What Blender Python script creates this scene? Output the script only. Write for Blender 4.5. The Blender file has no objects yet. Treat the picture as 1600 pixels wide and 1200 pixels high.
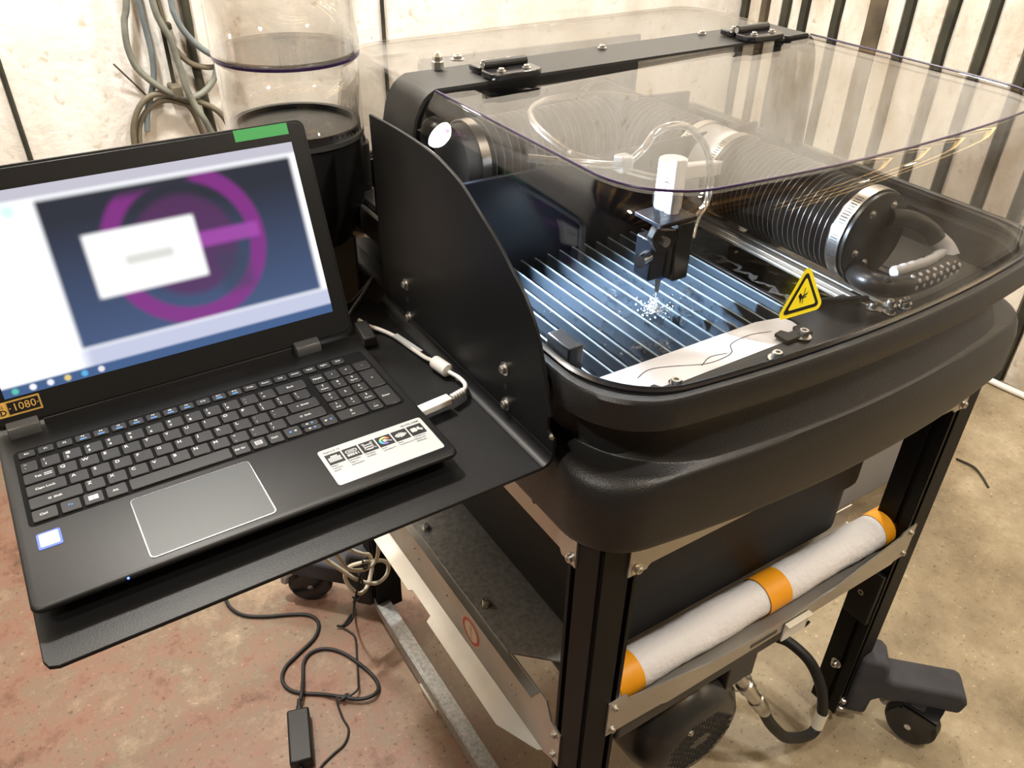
import bpy, bmesh, math, random
from mathutils import Vector, Matrix
random.seed(7)
R = math.radians
S = bpy.context.scene
C = S.collection
ZO = 0.915          # everything below is laid out with the shelf top at z = 0; the floor ends up at z = 0

# ------------------------------------------------------------------ camera
cam = bpy.data.objects.new('camera', bpy.data.cameras.new('camera')); C.objects.link(cam)
cam.data.sensor_fit = 'HORIZONTAL'; cam.data.sensor_width = 36.0
cam.data.lens = 1297.68 / 1600 * 36.0
cam.data.clip_start = 0.02
yaw, pitch, roll = 0.5782242, 0.60601788, 0.02243148
fw = Vector((math.sin(yaw)*math.cos(pitch), math.cos(yaw)*math.cos(pitch), -math.sin(pitch)))
rt = fw.cross(Vector((0, 0, 1))).normalized(); up = rt.cross(fw)
r2 = math.cos(roll)*rt + math.sin(roll)*up; u2 = -math.sin(roll)*rt + math.cos(roll)*up
m = Matrix((r2, u2, -fw)).transposed().to_4x4(); m.translation = Vector((0, 0, 0.5442 + ZO))
cam.matrix_world = m
S.camera = cam
# ------------------------------------------------------------------ world, lights, exposure
S.view_settings.view_transform = 'Standard'; S.view_settings.look = 'None'
S.view_settings.gamma = 1.0; S.view_settings.exposure = 0.25; S.view_settings.use_curve_mapping = False
S.cycles.use_denoising = True
S.cycles.max_bounces = 12; S.cycles.transparent_max_bounces = 32; S.cycles.glossy_bounces = 6
S.cycles.sample_clamp_indirect = 6.0
S.cycles.caustics_reflective = False; S.cycles.caustics_refractive = False
W = bpy.data.worlds.new('world'); S.world = W; W.use_nodes = True
W.node_tree.nodes['Background'].inputs[0].default_value = (1.0, 0.93, 0.82, 1)
W.node_tree.nodes['Background'].inputs[1].default_value = 0.05

def lamp(name, loc, radius, power, col):
    l = bpy.data.lights.new(name, 'POINT'); l.shadow_soft_size = radius; l.energy = power; l.color = col
    o = bpy.data.objects.new(name, l); C.objects.link(o); o.location = (loc[0], loc[1], loc[2]+ZO)
    return o
WARM = (1.0, 0.975, 0.92)
lamp('ceiling_lamp', (0.15, 1.60, 1.62), 0.07, 150, WARM)
lamp('ceiling_lamp', (1.75, 1.40, 1.62), 0.06, 78, WARM)
lamp('ceiling_lamp', (-0.9, 0.30, 1.62), 0.06, 66, WARM)
lamp('ceiling_lamp', (1.0, -0.35, 1.62), 0.05, 74, WARM)
# unseen warm strips added for golden streaks in the hood; small bulbs beside them
for k, (y, z, ln, a) in enumerate(((-0.65, 0.92, 2.3, 3), (-0.45, 1.06, 2.2, -2), (-0.75, 1.22, 2.2, 4), (-0.55, 1.42, 2.3, 2))):
    l = bpy.data.lights.new('streak_light', 'AREA'); l.shape = 'RECTANGLE'; l.size = ln; l.size_y = 0.018; l.energy = 1.9; l.color = (1.0, 0.60, 0.18)
    o = bpy.data.objects.new('streak_light', l); C.objects.link(o); o.location = (2.44, y, z+ZO)
    o.rotation_euler = Matrix(((0, 0, 1), (1, 0, 0), (0, 1, 0))).to_euler(); o.rotation_euler.x += R(a)
for k, (x, y, ln) in enumerate(((0.5, -0.62, 1.5), (0.3, -0.85, 1.7), (0.6, -1.08, 1.5))):  # ceiling strips, also added out of view to streak the hood's corner
    l = bpy.data.lights.new('streak_light', 'AREA'); l.shape = 'RECTANGLE'; l.size = ln; l.size_y = 0.016; l.energy = 1.2; l.color = (1.0, 0.60, 0.18)
    o = bpy.data.objects.new('streak_light', l); C.objects.link(o); o.location = (x, y, 1.72+ZO); o.rotation_euler = (0, 0, R(6*k-5))
for y, z in ((-0.75, 1.10), (-0.30, 1.12), (0.12, 1.10)):
    lamp('wall_bulb', (2.36, y, z), 0.025, 2.2, (1.0, 0.97, 0.92))

# ------------------------------------------------------------------ materials
def nodes(name):
    mt = bpy.data.materials.new(name); mt.use_nodes = True
    nt = mt.node_tree
    return mt, nt, nt.nodes['Principled BSDF'], nt.nodes['Material Output']
def N(nt, t, **kw):
    n = nt.nodes.new(t)
    for k, v in kw.items():
        if k.startswith('i_'):
            n.inputs[int(k[2:]) if k[2:].isdigit() else k[2:].replace('_', ' ')].default_value = v
        else: setattr(n, k, v)
    return n
def mat(name, col, rough=0.5, metal=0.0, spec=0.5, bump=0.0, bscale=400.0, var=0.0, vscale=8.0, coat=0.0, emit=0.0):
    mt, nt, p, out = nodes(name)
    p.inputs['Base Color'].default_value = (*col, 1); p.inputs['Roughness'].default_value = rough
    p.inputs['Metallic'].default_value = metal; p.inputs['Specular IOR Level'].default_value = spec
    if coat: p.inputs['Coat Weight'].default_value = coat
    if emit:
        p.inputs['Emission Color'].default_value = (*col, 1); p.inputs['Emission Strength'].default_value = emit
    tc = None
    if bump or var: tc = N(nt, 'ShaderNodeTexCoord')
    if bump:
        n = N(nt, 'ShaderNodeTexNoise'); n.inputs['Scale'].default_value = bscale; n.inputs['Detail'].default_value = 4
        nt.links.new(tc.outputs['Object'], n.inputs['Vector'])
        b = N(nt, 'ShaderNodeBump'); b.inputs['Strength'].default_value = bump; b.inputs['Distance'].default_value = 0.002
        nt.links.new(n.outputs['Fac'], b.inputs['Height']); nt.links.new(b.outputs['Normal'], p.inputs['Normal'])
    if var:
        n = N(nt, 'ShaderNodeTexNoise'); n.inputs['Scale'].default_value = vscale; n.inputs['Detail'].default_value = 6
        nt.links.new(tc.outputs['Object'], n.inputs['Vector'])
        r = N(nt, 'ShaderNodeValToRGB')
        r.color_ramp.elements[0].position = 0.3; r.color_ramp.elements[1].position = 0.7
        r.color_ramp.elements[0].color = (*[c*(1-var) for c in col], 1); r.color_ramp.elements[1].color = (*[min(1, c*(1+var)) for c in col], 1)
        nt.links.new(n.outputs['Fac'], r.inputs['Fac']); nt.links.new(r.outputs['Color'], p.inputs['Base Color'])
    return mt
def clear(name, tint, rough=0.02, base=0.04, gain=0.9, power=5.0):
    """thin clear plastic: tinted see-through mixed with a Fresnel-like mirror"""
    mt, nt, p, out = nodes(name); nt.nodes.remove(p)
    lw = N(nt, 'ShaderNodeLayerWeight'); lw.inputs['Blend'].default_value = 0.5
    pw = N(nt, 'ShaderNodeMath', operation='POWER'); pw.inputs[1].default_value = power
    ma = N(nt, 'ShaderNodeMath', operation='MULTIPLY_ADD'); ma.inputs[1].default_value = gain; ma.inputs[2].default_value = base
    tr = N(nt, 'ShaderNodeBsdfTransparent'); tr.inputs[0].default_value = (*tint, 1)
    gl = N(nt, 'ShaderNodeBsdfGlossy'); gl.inputs['Roughness'].default_value = rough; gl.inputs['Color'].default_value = (0.95, 0.95, 0.95, 1)
    mx = N(nt, 'ShaderNodeMixShader')
    L = nt.links.new
    L(lw.outputs['Facing'], pw.inputs[0]); L(pw.outputs[0], ma.inputs[0]); L(ma.outputs[0], mx.inputs[0])
    L(tr.outputs[0], mx.inputs[1]); L(gl.outputs[0], mx.inputs[2]); L(mx.outputs[0], out.inputs[0])
    return mt

M = {}
M['lap'] = mat('laptop_black_plastic', (0.0070, 0.0072, 0.0074), 0.44, spec=0.30, bump=0.06, bscale=1500)
M['lap_side'] = mat('laptop_side_plastic', (0.010, 0.010, 0.010), 0.5)
M['key'] = mat('key_black_plastic', (0.008, 0.008, 0.0085), 0.40, spec=0.34)
M['well'] = mat('keyboard_well_black', (0.003, 0.003, 0.003), 0.7, spec=0.08)
M['legend'] = mat('legend_white_ink', (0.62, 0.62, 0.62), 0.6)
M['legend_blue'] = mat('legend_blue_ink', (0.05, 0.20, 0.52), 0.6)
M['pad'] = mat('touchpad_grey', (0.032, 0.037, 0.039), 0.40, spec=0.4)
M['chrome'] = mat('polished_chrome', (0.80, 0.80, 0.82), 0.15, 1.0)
M['steel'] = mat('stainless_steel', (0.62, 0.60, 0.57), 0.28, 1.0)
M['alu'] = mat('brushed_aluminium', (0.50, 0.475, 0.43), 0.38, 0.75, bump=0.05, bscale=900, var=0.10, vscale=14)
M['galv'] = mat('galvanised_sheet', (0.40, 0.40, 0.39), 0.42, 0.45, bump=0.12, bscale=260, var=0.25, vscale=130)
M['hinge_grey'] = mat('laptop_hinge_grey', (0.07, 0.072, 0.073), 0.40, 0.3)
M['shelf'] = mat('powder_coated_black_steel', (0.0065, 0.0067, 0.007), 0.42, spec=0.24, bump=0.08, bscale=700, var=0.15, vscale=6)
M['tub'] = mat('textured_black_abs', (0.0125, 0.0123, 0.012), 0.40, spec=0.42, bump=0.22, bscale=520)
M['black'] = mat('satin_black_plastic', (0.008, 0.008, 0.0085), 0.37, spec=0.38)
M['tank'] = mat('moulded_black_tank', (0.010, 0.010, 0.010), 0.60, spec=0.22)
M['gloss_black'] = mat('gloss_black_plastic', (0.012, 0.012, 0.013), 0.16)
M['matt_black'] = mat('matt_black', (0.007, 0.007, 0.007), 0.7)
M['bluish'] = mat('wet_black_panel', (0.0045, 0.006, 0.011), 0.35, spec=0.3, bump=0.1, bscale=60, var=0.5, vscale=9)
M['post'] = mat('black_anodised_extrusion', (0.006, 0.006, 0.0058), 0.50, spec=0.16)
M['rubber'] = mat('black_rubber', (0.010, 0.010, 0.010), 0.55)
M['foam'] = mat('charcoal_foam', (0.050, 0.050, 0.058), 0.95, bump=0.3, bscale=350, var=0.25, vscale=16)
M['band'] = mat('hinge_band_black', (0.022, 0.022, 0.021), 0.45, spec=0.35, bump=0.05, bscale=600)
M['white'] = mat('white_plastic', (0.78, 0.77, 0.74), 0.38)
M['usb_white'] = mat('usb_cable_white', (0.74, 0.72, 0.68), 0.4)
M['cream'] = mat('cream_cable', (0.74, 0.69, 0.57), 0.45)
M['paper'] = mat('sticker_white', (0.41, 0.43, 0.435), 0.42, spec=0.3)
M['ink'] = mat('sticker_ink', (0.010, 0.009, 0.010), 0.5, spec=0.25)
M['ink_grey'] = mat('sticker_grey_ink', (0.018, 0.018, 0.020), 0.5)
M['gold'] = mat('sticker_gold', (0.80, 0.50, 0.12), 0.35, 0.3)
M['blue'] = mat('sticker_blue', (0.04, 0.10, 0.75), 0.35)
M['orange'] = mat('orange_tape', (0.95, 0.40, 0.015), 0.42)
M['roll'] = mat('white_foam_wrap', (0.86, 0.86, 0.88), 0.5, bump=1.0, bscale=110)
M['yellow'] = mat('warning_yellow', (1.0, 0.86, 0.015), 0.4)
M['red'] = mat('sticker_red', (0.62, 0.06, 0.05), 0.45)
M['red_dim'] = mat('faded_sticker_ground', (0.70, 0.62, 0.47), 0.5)
M['sheet'] = mat('white_sheet_metal', (0.74, 0.75, 0.80), 0.30, 0.2)
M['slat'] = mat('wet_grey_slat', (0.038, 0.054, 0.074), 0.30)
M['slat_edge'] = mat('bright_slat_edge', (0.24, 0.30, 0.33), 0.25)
M['bellow'] = mat('bellows_rubber', (0.030, 0.030, 0.032), 0.30)
M['rib_edge'] = mat('bellows_rib_glint', (0.085, 0.085, 0.088), 0.28)
M['grey'] = mat('light_grey_plastic', (0.42, 0.42, 0.43), 0.45)
M['white_grey'] = mat('carriage_light_grey', (0.66, 0.67, 0.70), 0.35)
M['hose_grey'] = mat('grey_ribbed_conduit', (0.19, 0.20, 0.17), 0.55, var=0.35, vscale=18)
M['hose_blue'] = mat('blue_grey_ribbed_conduit', (0.15, 0.18, 0.19), 0.5, var=0.25, vscale=18)
M['hose_brown'] = mat('dusty_brown_conduit', (0.15, 0.13, 0.09), 0.6, var=0.3, vscale=18)
M['green'] = mat('green_label', (0.05, 0.36, 0.10), 0.5)
M['batten'] = mat('dark_weathered_batten', (0.028, 0.027, 0.016), 0.75, bump=0.3, bscale=70, var=0.6, vscale=9)
M['batten_brown'] = mat('brown_weathered_batten', (0.085, 0.065, 0.040), 0.75, bump=0.3, bscale=70, var=0.6, vscale=8)
M['rafter'] = mat('orange_timber', (0.50, 0.29, 0.10), 0.6, var=0.3, vscale=6)
M['ceil'] = mat('dark_ceiling', (0.10, 0.075, 0.05), 0.8, var=0.3, vscale=2)
M['dim_wall'] = mat('darkened_wall', (0.10, 0.085, 0.065), 0.8, var=0.3, vscale=2)  # unseen walls coloured dark to stand for a dim room
M['dark_grey'] = mat('dark_grey_plastic', (0.045, 0.045, 0.045), 0.5)
M['box_grey'] = mat('grey_card', (0.30, 0.31, 0.33), 0.6)
M['motor'] = mat('motor_black_paint', (0.032, 0.032, 0.030), 0.26)
M['bluetape'] = mat('blue_tape', (0.06, 0.12, 0.42), 0.5)
M['hood'] = clear('smoked_clear_hood', (0.835, 0.825, 0.81), 0.010, 0.025, 0.68, 5.3)
M['tube_clear'] = clear('clear_acrylic', (0.93, 0.925, 0.915), 0.02, 0.05, 0.9, 3.2)
M['lid_clear'] = clear('grey_clear_disc', (0.40, 0.39, 0.37), 0.08, 0.10, 0.35, 3.0)
M['hose_clear'] = clear('milky_hose', (0.72, 0.76, 0.78), 0.15, 0.30, 0.5, 2.0)
M['water'] = clear('tank_water', (0.34, 0.40, 0.46), 0.06, 0.05, 0.8, 4.0)
M['drop'] = clear('water_drop', (0.90, 0.94, 0.97), 0.05, 0.10, 0.8, 1.6)
M['purple'] = mat('seam_dark_violet', (0.03, 0.015, 0.06), 0.2)
M['led'] = mat('led_face', (0.92, 0.97, 1.0), 0.4, emit=90.0)
M['led_pink'] = mat('pink_indicator', (0.9, 0.35, 0.85), 0.4, emit=1.2)
M['led_blue'] = mat('blue_indicator', (0.05, 0.10, 1.0), 0.4, emit=6.0)
M['spray'] = mat('water_spray', (0.85, 0.9, 0.95), 0.4)

def plaster(name, base, dark, dscale, amount, bstr=0.28):
    mt, nt, p, out = nodes(name); L = nt.links.new
    tc = N(nt, 'ShaderNodeTexCoord')
    n1 = N(nt, 'ShaderNodeTexNoise'); n1.inputs['Scale'].default_value = dscale; n1.inputs['Detail'].default_value = 9; n1.inputs['Roughness'].default_value = 0.65
    mp = N(nt, 'ShaderNodeMapping'); mp.inputs['Scale'].default_value = (1, 1, 0.45)
    L(tc.outputs['Object'], mp.inputs['Vector']); L(mp.outputs[0], n1.inputs['Vector'])
    r1 = N(nt, 'ShaderNodeValToRGB'); r1.color_ramp.elements[0].position = 0.5-amount; r1.color_ramp.elements[1].position = 0.60-amount*0.2
    r1.color_ramp.elements[0].color = (*dark, 1); r1.color_ramp.elements[1].color = (*base, 1)
    L(n1.outputs['Fac'], r1.inputs['Fac'])
    n2 = N(nt, 'ShaderNodeTexNoise'); n2.inputs['Scale'].default_value = 38; n2.inputs['Detail'].default_value = 8
    L(tc.outputs['Object'], n2.inputs['Vector'])
    r2_ = N(nt, 'ShaderNodeValToRGB'); r2_.color_ramp.elements[0].position = 0.27; r2_.color_ramp.elements[1].position = 0.37
    r2_.color_ramp.elements[0].color = (0.60, 0.54, 0.44, 1); r2_.color_ramp.elements[1].color = (1, 1, 1, 1)
    L(n2.outputs['Fac'], r2_.inputs['Fac'])
    mx = N(nt, 'ShaderNodeMix', data_type='RGBA', blend_type='MULTIPLY'); mx.inputs['Factor'].default_value = 0.7
    L(r1.outputs['Color'], mx.inputs[6]); L(r2_.outputs['Color'], mx.inputs[7]); L(mx.outputs[2], p.inputs['Base Color'])
    b = N(nt, 'ShaderNodeBump'); b.inputs['Strength'].default_value = bstr; b.inputs['Distance'].default_value = 0.012
    L(n2.outputs['Fac'], b.inputs['Height']); L(b.outputs['Normal'], p.inputs['Normal'])
    p.inputs['Roughness'].default_value = 0.85
    return mt
M['plaster'] = plaster('whitewashed_plaster', (0.83, 0.82, 0.785), (0.60, 0.555, 0.47), 2.6, 0.20)
M['plank'] = plaster('whitewashed_plank', (0.75, 0.72, 0.655), (0.42, 0.35, 0.26), 3.2, 0.14)

def floor_mat():
    mt, nt, p, out = nodes('worn_painted_concrete'); L = nt.links.new
    tc = N(nt, 'ShaderNodeTexCoord')
    def noise(sc, det=8, rough=0.6):
        n = N(nt, 'ShaderNodeTexNoise'); n.inputs['Scale'].default_value = sc; n.inputs['Detail'].default_value = det; n.inputs['Roughness'].default_value = rough
        L(tc.outputs['Object'], n.inputs['Vector']); return n.outputs['Fac']
    def ramp(f, stops):
        r = N(nt, 'ShaderNodeValToRGB'); e = r.color_ramp.elements
        while len(e) < len(stops): e.new(0.5)
        for k, (ps, c) in enumerate(stops): e[k].position = ps; e[k].color = (*c, 1)
        L(f, r.inputs['Fac']); return r.outputs['Color']
    beige = ramp(noise(4.5, 10, 0.68), [(0.30, (0.15, 0.115, 0.068)), (0.43, (0.29, 0.232, 0.148)), (0.56, (0.385, 0.315, 0.205)), (0.72, (0.50, 0.425, 0.295))])
    red = ramp(noise(6.0, 12, 0.74), [(0.30, (0.085, 0.055, 0.036)), (0.41, (0.19, 0.105, 0.070)), (0.47, (0.255, 0.150, 0.105)), (0.53, (0.215, 0.160, 0.112)), (0.60, (0.30, 0.225, 0.155)), (0.74, (0.43, 0.36, 0.26))])
    pink = ramp(noise(3.1, 6, 0.6), [(0.46, (0, 0, 0)), (0.66, (1, 1, 1))])
    pm_ = N(nt, 'ShaderNodeMix', data_type='RGBA'); pm_.inputs[7].default_value = (0.30, 0.125, 0.088, 1)
    pf = N(nt, 'ShaderNodeMath', operation='MULTIPLY'); pf.inputs[1].default_value = 0.36; L(pink, pf.inputs[0]); L(pf.outputs[0], pm_.inputs['Factor']); L(red, pm_.inputs[6])
    red = pm_.outputs[2]
    sx = N(nt, 'ShaderNodeSeparateXYZ'); L(tc.outputs['Object'], sx.inputs[0])
    ad = N(nt, 'ShaderNodeMath', operation='MULTIPLY_ADD'); ad.inputs[1].default_value = 0.9; L(noise(2.6), ad.inputs[0]); L(sx.outputs[0], ad.inputs[2])
    mr = N(nt, 'ShaderNodeMapRange'); mr.inputs['From Min'].default_value = 0.85; mr.inputs['From Max'].default_value = 1.25
    L(ad.outputs[0], mr.inputs['Value'])
    mx = N(nt, 'ShaderNodeMix', data_type='RGBA'); L(mr.outputs[0], mx.inputs['Factor']); L(red, mx.inputs[6]); L(beige, mx.inputs[7])
    sp = ramp(noise(95, 3), [(0.31, (0.45, 0.40, 0.36)), (0.38, (1, 1, 1)), (0.64, (1, 1, 1)), (0.72, (1.9, 1.9, 1.8))])
    m2 = N(nt, 'ShaderNodeMix', data_type='RGBA', blend_type='MULTIPLY'); m2.inputs['Factor'].default_value = 0.75
    L(mx.outputs[2], m2.inputs[6]); L(sp, m2.inputs[7]); L(m2.outputs[2], p.inputs['Base Color'])
    p.inputs['Roughness'].default_value = 0.42; p.inputs['Specular IOR Level'].default_value = 0.35
    b = N(nt, 'ShaderNodeBump'); b.inputs['Strength'].default_value = 0.25; b.inputs['Distance'].default_value = 0.004
    L(noise(30), b.inputs['Height']); L(b.outputs['Normal'], p.inputs['Normal'])
    return mt
M['floor'] = floor_mat()

def screen_mat():
    """flat picture of the lit laptop screen: soft shapes in lid coordinates (x metres, v metres)"""
    mt, nt, p, out = nodes('laptop_screen_picture'); nt.nodes.remove(p); L = nt.links.new
    uv = N(nt, 'ShaderNodeUVMap'); sx = N(nt, 'ShaderNodeSeparateXYZ'); L(uv.outputs[0], sx.inputs[0])
    def math_(op, a, b=None):
        n = N(nt, 'ShaderNodeMath', operation=op)
        for k, v in enumerate((a, b)):
            if v is None: continue
            if isinstance(v, (int, float)): n.inputs[k].default_value = v
            else: L(v, n.inputs[k])
        return n.outputs[0]
    X = math_('MULTIPLY_ADD', sx.outputs[0], 0.344); X.node.inputs[2].default_value = 0.019
    V = math_('MULTIPLY_ADD', sx.outputs[1], 0.194); V.node.inputs[2].default_value = 0.034
    def step(val, edge, soft=0.005, up_=True):
        n = N(nt, 'ShaderNodeMapRange', interpolation_type='SMOOTHSTEP'); L(val, n.inputs['Value'])
        n.inputs['From Min'].default_value = edge-soft; n.inputs['From Max'].default_value = edge+soft
        n.inputs['To Min'].default_value = 0 if up_ else 1; n.inputs['To Max'].default_value = 1 if up_ else 0
        return n.outputs[0]
    def rect(x0, x1, v0, v1, soft=0.005):
        a = math_('MULTIPLY', step(X, x0, soft), step(X, x1, soft, False))
        b = math_('MULTIPLY', step(V, v0, soft), step(V, v1, soft, False))
        return math_('MULTIPLY', a, b)
    def dist(cx, cv):
        a = math_('SUBTRACT', X, cx); b = math_('SUBTRACT', V, cv)
        return math_('SQRT', math_('ADD', math_('MULTIPLY', a, a), math_('MULTIPLY', b, b)))
    def over(base, col, fac, amt=1.0):
        n = N(nt, 'ShaderNodeMix', data_type='RGBA')
        L(math_('MULTIPLY', fac, amt), n.inputs['Factor'])
        if isinstance(base, tuple): n.inputs[6].default_value = (*base, 1)
        else: L(base, n.inputs[6])
        if isinstance(col, tuple): n.inputs[7].default_value = (*col, 1)
        else: L(col, n.inputs[7])
        return n.outputs[2]
    g = N(nt, 'ShaderNodeMapRange'); L(V, g.inputs['Value']); g.inputs['From Min'].default_value = 0.06; g.inputs['From Max'].default_value = 0.19
    dk = over((0.065, 0.10, 0.20), (0.032, 0.034, 0.046), g.outputs[0])
    d = dist(0.226, 0.143)
    ring = math_('MULTIPLY', step(d, 0.066, 0.004), step(d, 0.083, 0.004, False))
    # the ring is broken at the top
    gap = rect(0.150, 0.246, 0.203, 0.26, 0.007)
    ring = math_('MULTIPLY', ring, math_('SUBTRACT', 1.0, gap))
    w = over(dk, (0.23, 0.035, 0.23), ring, 0.85)
    w = over(w, (0.10, 0.035, 0.11), step(d, 0.052, 0.006, False), 0.8)
    w = over(w, (0.33, 0.07, 0.36), rect(0.236, 0.304, 0.137, 0.153, 0.004), 0.9)
    w = over(w, (0.05, 0.06, 0.10), rect(0.252, 0.285, 0.085, 0.128, 0.008), 0.6)
    base = over((0.96, 0.97, 1.0), (0.50, 0.49, 0.56), step(V, 0.2165, 0.003))
    base = over(base, (0.55, 0.82, 0.74), step(dist(0.075, 0.2075), 0.006, 0.005, False), 0.8)
    base = over(base, w, rect(0.0990, 0.3560, 0.0630, 0.2130, 0.004))
    base = over(base, (1.0, 1.0, 1.0), rect(0.1300, 0.2395, 0.1080, 0.1725, 0.004))
    base = over(base, (0.52, 0.52, 0.47), rect(0.163, 0.212, 0.1345, 0.1455, 0.005), 0.75)
    base = over(base, (0.50, 0.53, 0.68), math_('MULTIPLY', step(V, 0.062, 0.004, False), step(X, 0.098, 0.01)), 1.0)
    base = over(base, (0.06, 0.11, 0.24), step(V, 0.044, 0.002, False), 1.0)
    for k, c in enumerate([(0.1, 0.5, 0.4), (0.9, 0.9, 0.95), (0.8, 0.8, 0.9), (0.7, 0.55, 0.2), (0.1, 0.4, 0.7), (0.75, 0.7, 0.75)]):
        base = over(base, c, step(dist(0.030+0.016*k, 0.039), 0.003, 0.0015, False))
    em = N(nt, 'ShaderNodeEmission'); L(base, em.inputs[0]); em.inputs[1].default_value = 1.0
    L(em.outputs[0], out.inputs[0])
    return mt
M['screen'] = screen_mat()

# ------------------------------------------------------------------ building helpers
def thing(name, label, cat, loc=(0, 0, 0), group=None):
    o = bpy.data.objects.new(name, None); C.objects.link(o); o.location = loc
    o.empty_display_size = 0.02
    o['label'] = label; o['category'] = cat
    if group: o['group'] = group
    return o
def tag(o, label, cat, group=None):
    o['label'] = label; o['category'] = cat
    if group: o['group'] = group
    return o
def root_of(o):
    while o.parent is not None: o = o.parent
    return o
class B:
    def __init__(s): s.bm = bmesh.new()
    def face(s, pts):
        try: return s.bm.faces.new([s.bm.verts.new(p) for p in pts])
        except ValueError: return None
    def box(s, x0, x1, y0, y1, z0, z1):
        v = [s.bm.verts.new((x, y, z)) for z in (z0, z1) for y in (y0, y1) for x in (x0, x1)]
        for f in ((0, 2, 3, 1), (4, 5, 7, 6), (0, 1, 5, 4), (2, 6, 7, 3), (0, 4, 6, 2), (1, 3, 7, 5)):
            s.bm.faces.new([v[k] for k in f])
        return s
    def prism(s, poly, to3, h0, h1):
        """poly: 2D points; to3(a, b, h) -> 3D"""
        a = [s.bm.verts.new(to3(p[0], p[1], h0)) for p in poly]; b = [s.bm.verts.new(to3(p[0], p[1], h1)) for p in poly]
        n = len(poly)
        s.bm.faces.new(a[::-1]); s.bm.faces.new(b)
        for k in range(n): s.bm.faces.new((a[k], a[(k+1) % n], b[(k+1) % n], b[k]))
        return s
    def cyl(s, p0, p1, r, n=16, r1=None, caps=True):
        p0, p1 = Vector(p0), Vector(p1); r1 = r if r1 is None else r1
        return s.lathe(p0, (p1-p0), [(0, r), ((p1-p0).length, r1)], n, caps)
    def lathe(s, p0, axis, prof, n=24, caps=True):
        """prof: (distance along axis, radius)"""
        p0 = Vector(p0); ax = Vector(axis).normalized()
        e = Vector((0, 0, 1)) if abs(ax.z) < 0.9 else Vector((1, 0, 0))
        u = ax.cross(e).normalized(); v = ax.cross(u)
        rings = [[s.bm.verts.new(p0+ax*h+(u*math.cos(2*math.pi*k/n)+v*math.sin(2*math.pi*k/n))*r) for k in range(n)] for h, r in prof]
        for a, b in zip(rings, rings[1:]):
            for k in range(n): s.bm.faces.new((a[k], a[(k+1) % n], b[(k+1) % n], b[k]))
        if caps: s.bm.faces.new(rings[0][::-1]); s.bm.faces.new(rings[-1])
        return s
    def tube(s, pts, r, n=10, sub=8, rfun=None, closed=False):
        P = smooth_path(pts, sub); rings = []
        prev = None
        for k, p in enumerate(P):
            t = (P[min(k+1, len(P)-1)]-P[max(k-1, 0)]).normalized()
            if prev is None:
                e = Vector((0, 0, 1)) if abs(t.z) < 0.9 else Vector((1, 0, 0)); u = t.cross(e).normalized()
            else: u = (prev - t*prev.dot(t)).normalized()
            prev = u; v = t.cross(u); rr = r*(rfun(k) if rfun else 1)
            rings.append([s.bm.verts.new(p+(u*math.cos(2*math.pi*j/n)+v*math.sin(2*math.pi*j/n))*rr) for j in range(n)])
        for a, b in zip(rings, rings[1:]):
            for k in range(n): s.bm.faces.new((a[k], a[(k+1) % n], b[(k+1) % n], b[k]))
        s.bm.faces.new(rings[0][::-1]); s.bm.faces.new(rings[-1])
        return s
    def loft(s, rings, closed=True, cap0=False, cap1=False):
        vs = [[s.bm.verts.new(p) for p in r] for r in rings]; n = len(rings[0])
        for a, b in zip(vs, vs[1:]):
            for k in range(n if closed else n-1): s.bm.faces.new((a[k], a[(k+1) % n], b[(k+1) % n], b[k]))
        if cap0: s.bm.faces.new(vs[0][::-1])
        if cap1: s.bm.faces.new(vs[-1])
        return s
    def ball(s, c, r, sx=1, sy=1, sz=1, n=10):
        bmesh.ops.create_uvsphere(s.bm, u_segments=n, v_segments=max(6, n-4), radius=r, matrix=Matrix.Translation(c) @ Matrix.Diagonal((sx, sy, sz, 1)))
        return s
    def done(s, name, m, parent=None, smooth=True, bevel=0.0, solid=0.0, angle=40, seg=2, kind=None):
        if parent is not None:
            off = root_of(parent).location
            for v in s.bm.verts: v.co -= off
        bmesh.ops.recalc_face_normals(s.bm, faces=s.bm.faces[:])
        me = bpy.data.meshes.new(name); s.bm.to_mesh(me); s.bm.free()
        me.materials.append(M[m] if isinstance(m, str) else m)
        if smooth:
            me.polygons.foreach_set('use_smooth', [True]*len(me.polygons)); me.set_sharp_from_angle(angle=R(angle))
        o = bpy.data.objects.new(name, me); C.objects.link(o)
        if parent is not None: o.parent = parent
        if solid:
            md = o.modifiers.new('solid', 'SOLIDIFY'); md.thickness = solid; md.offset = -1
        if bevel:
            md = o.modifiers.new('bevel', 'BEVEL'); md.width = bevel; md.segments = seg; md.limit_method = 'ANGLE'; md.angle_limit = R(35); md.use_clamp_overlap = True
        if kind: o['kind'] = kind
        return o
def smooth_path(pts, sub=8):
    P = [Vector(p) for p in pts]
    if len(P) < 3 or sub <= 1: return P
    out = []
    for k in range(len(P)-1):
        p0 = P[k-1] if k else P[0]*2-P[1]; p1, p2 = P[k], P[k+1]; p3 = P[k+2] if k+2 < len(P) else P[-1]*2-P[-2]
        for j in range(sub):
            t = j/sub
            out.append(0.5*((2*p1)+(p2-p0)*t+(2*p0-5*p1+4*p2-p3)*t*t+(3*p1-p0-3*p2+p3)*t**3))
    return out+[P[-1]]
def place(o, loc, parent=None, rot=None, name=None):
    """a copy of mesh object o (built about the world origin) put at a world place under parent"""
    c = o.copy(); C.objects.link(c)
    if parent is not None:
        c.parent = parent; c.location = Vector(loc)-root_of(parent).location
    else: c.location = loc
    if rot is not None: c.rotation_euler = rot
    return c
def proto(b, name, m, **kw):
    """a mesh object kept only as a source of copies"""
    o = b.done(name, m, None, **kw); C.objects.unlink(o); return o
TXT = {}
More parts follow.
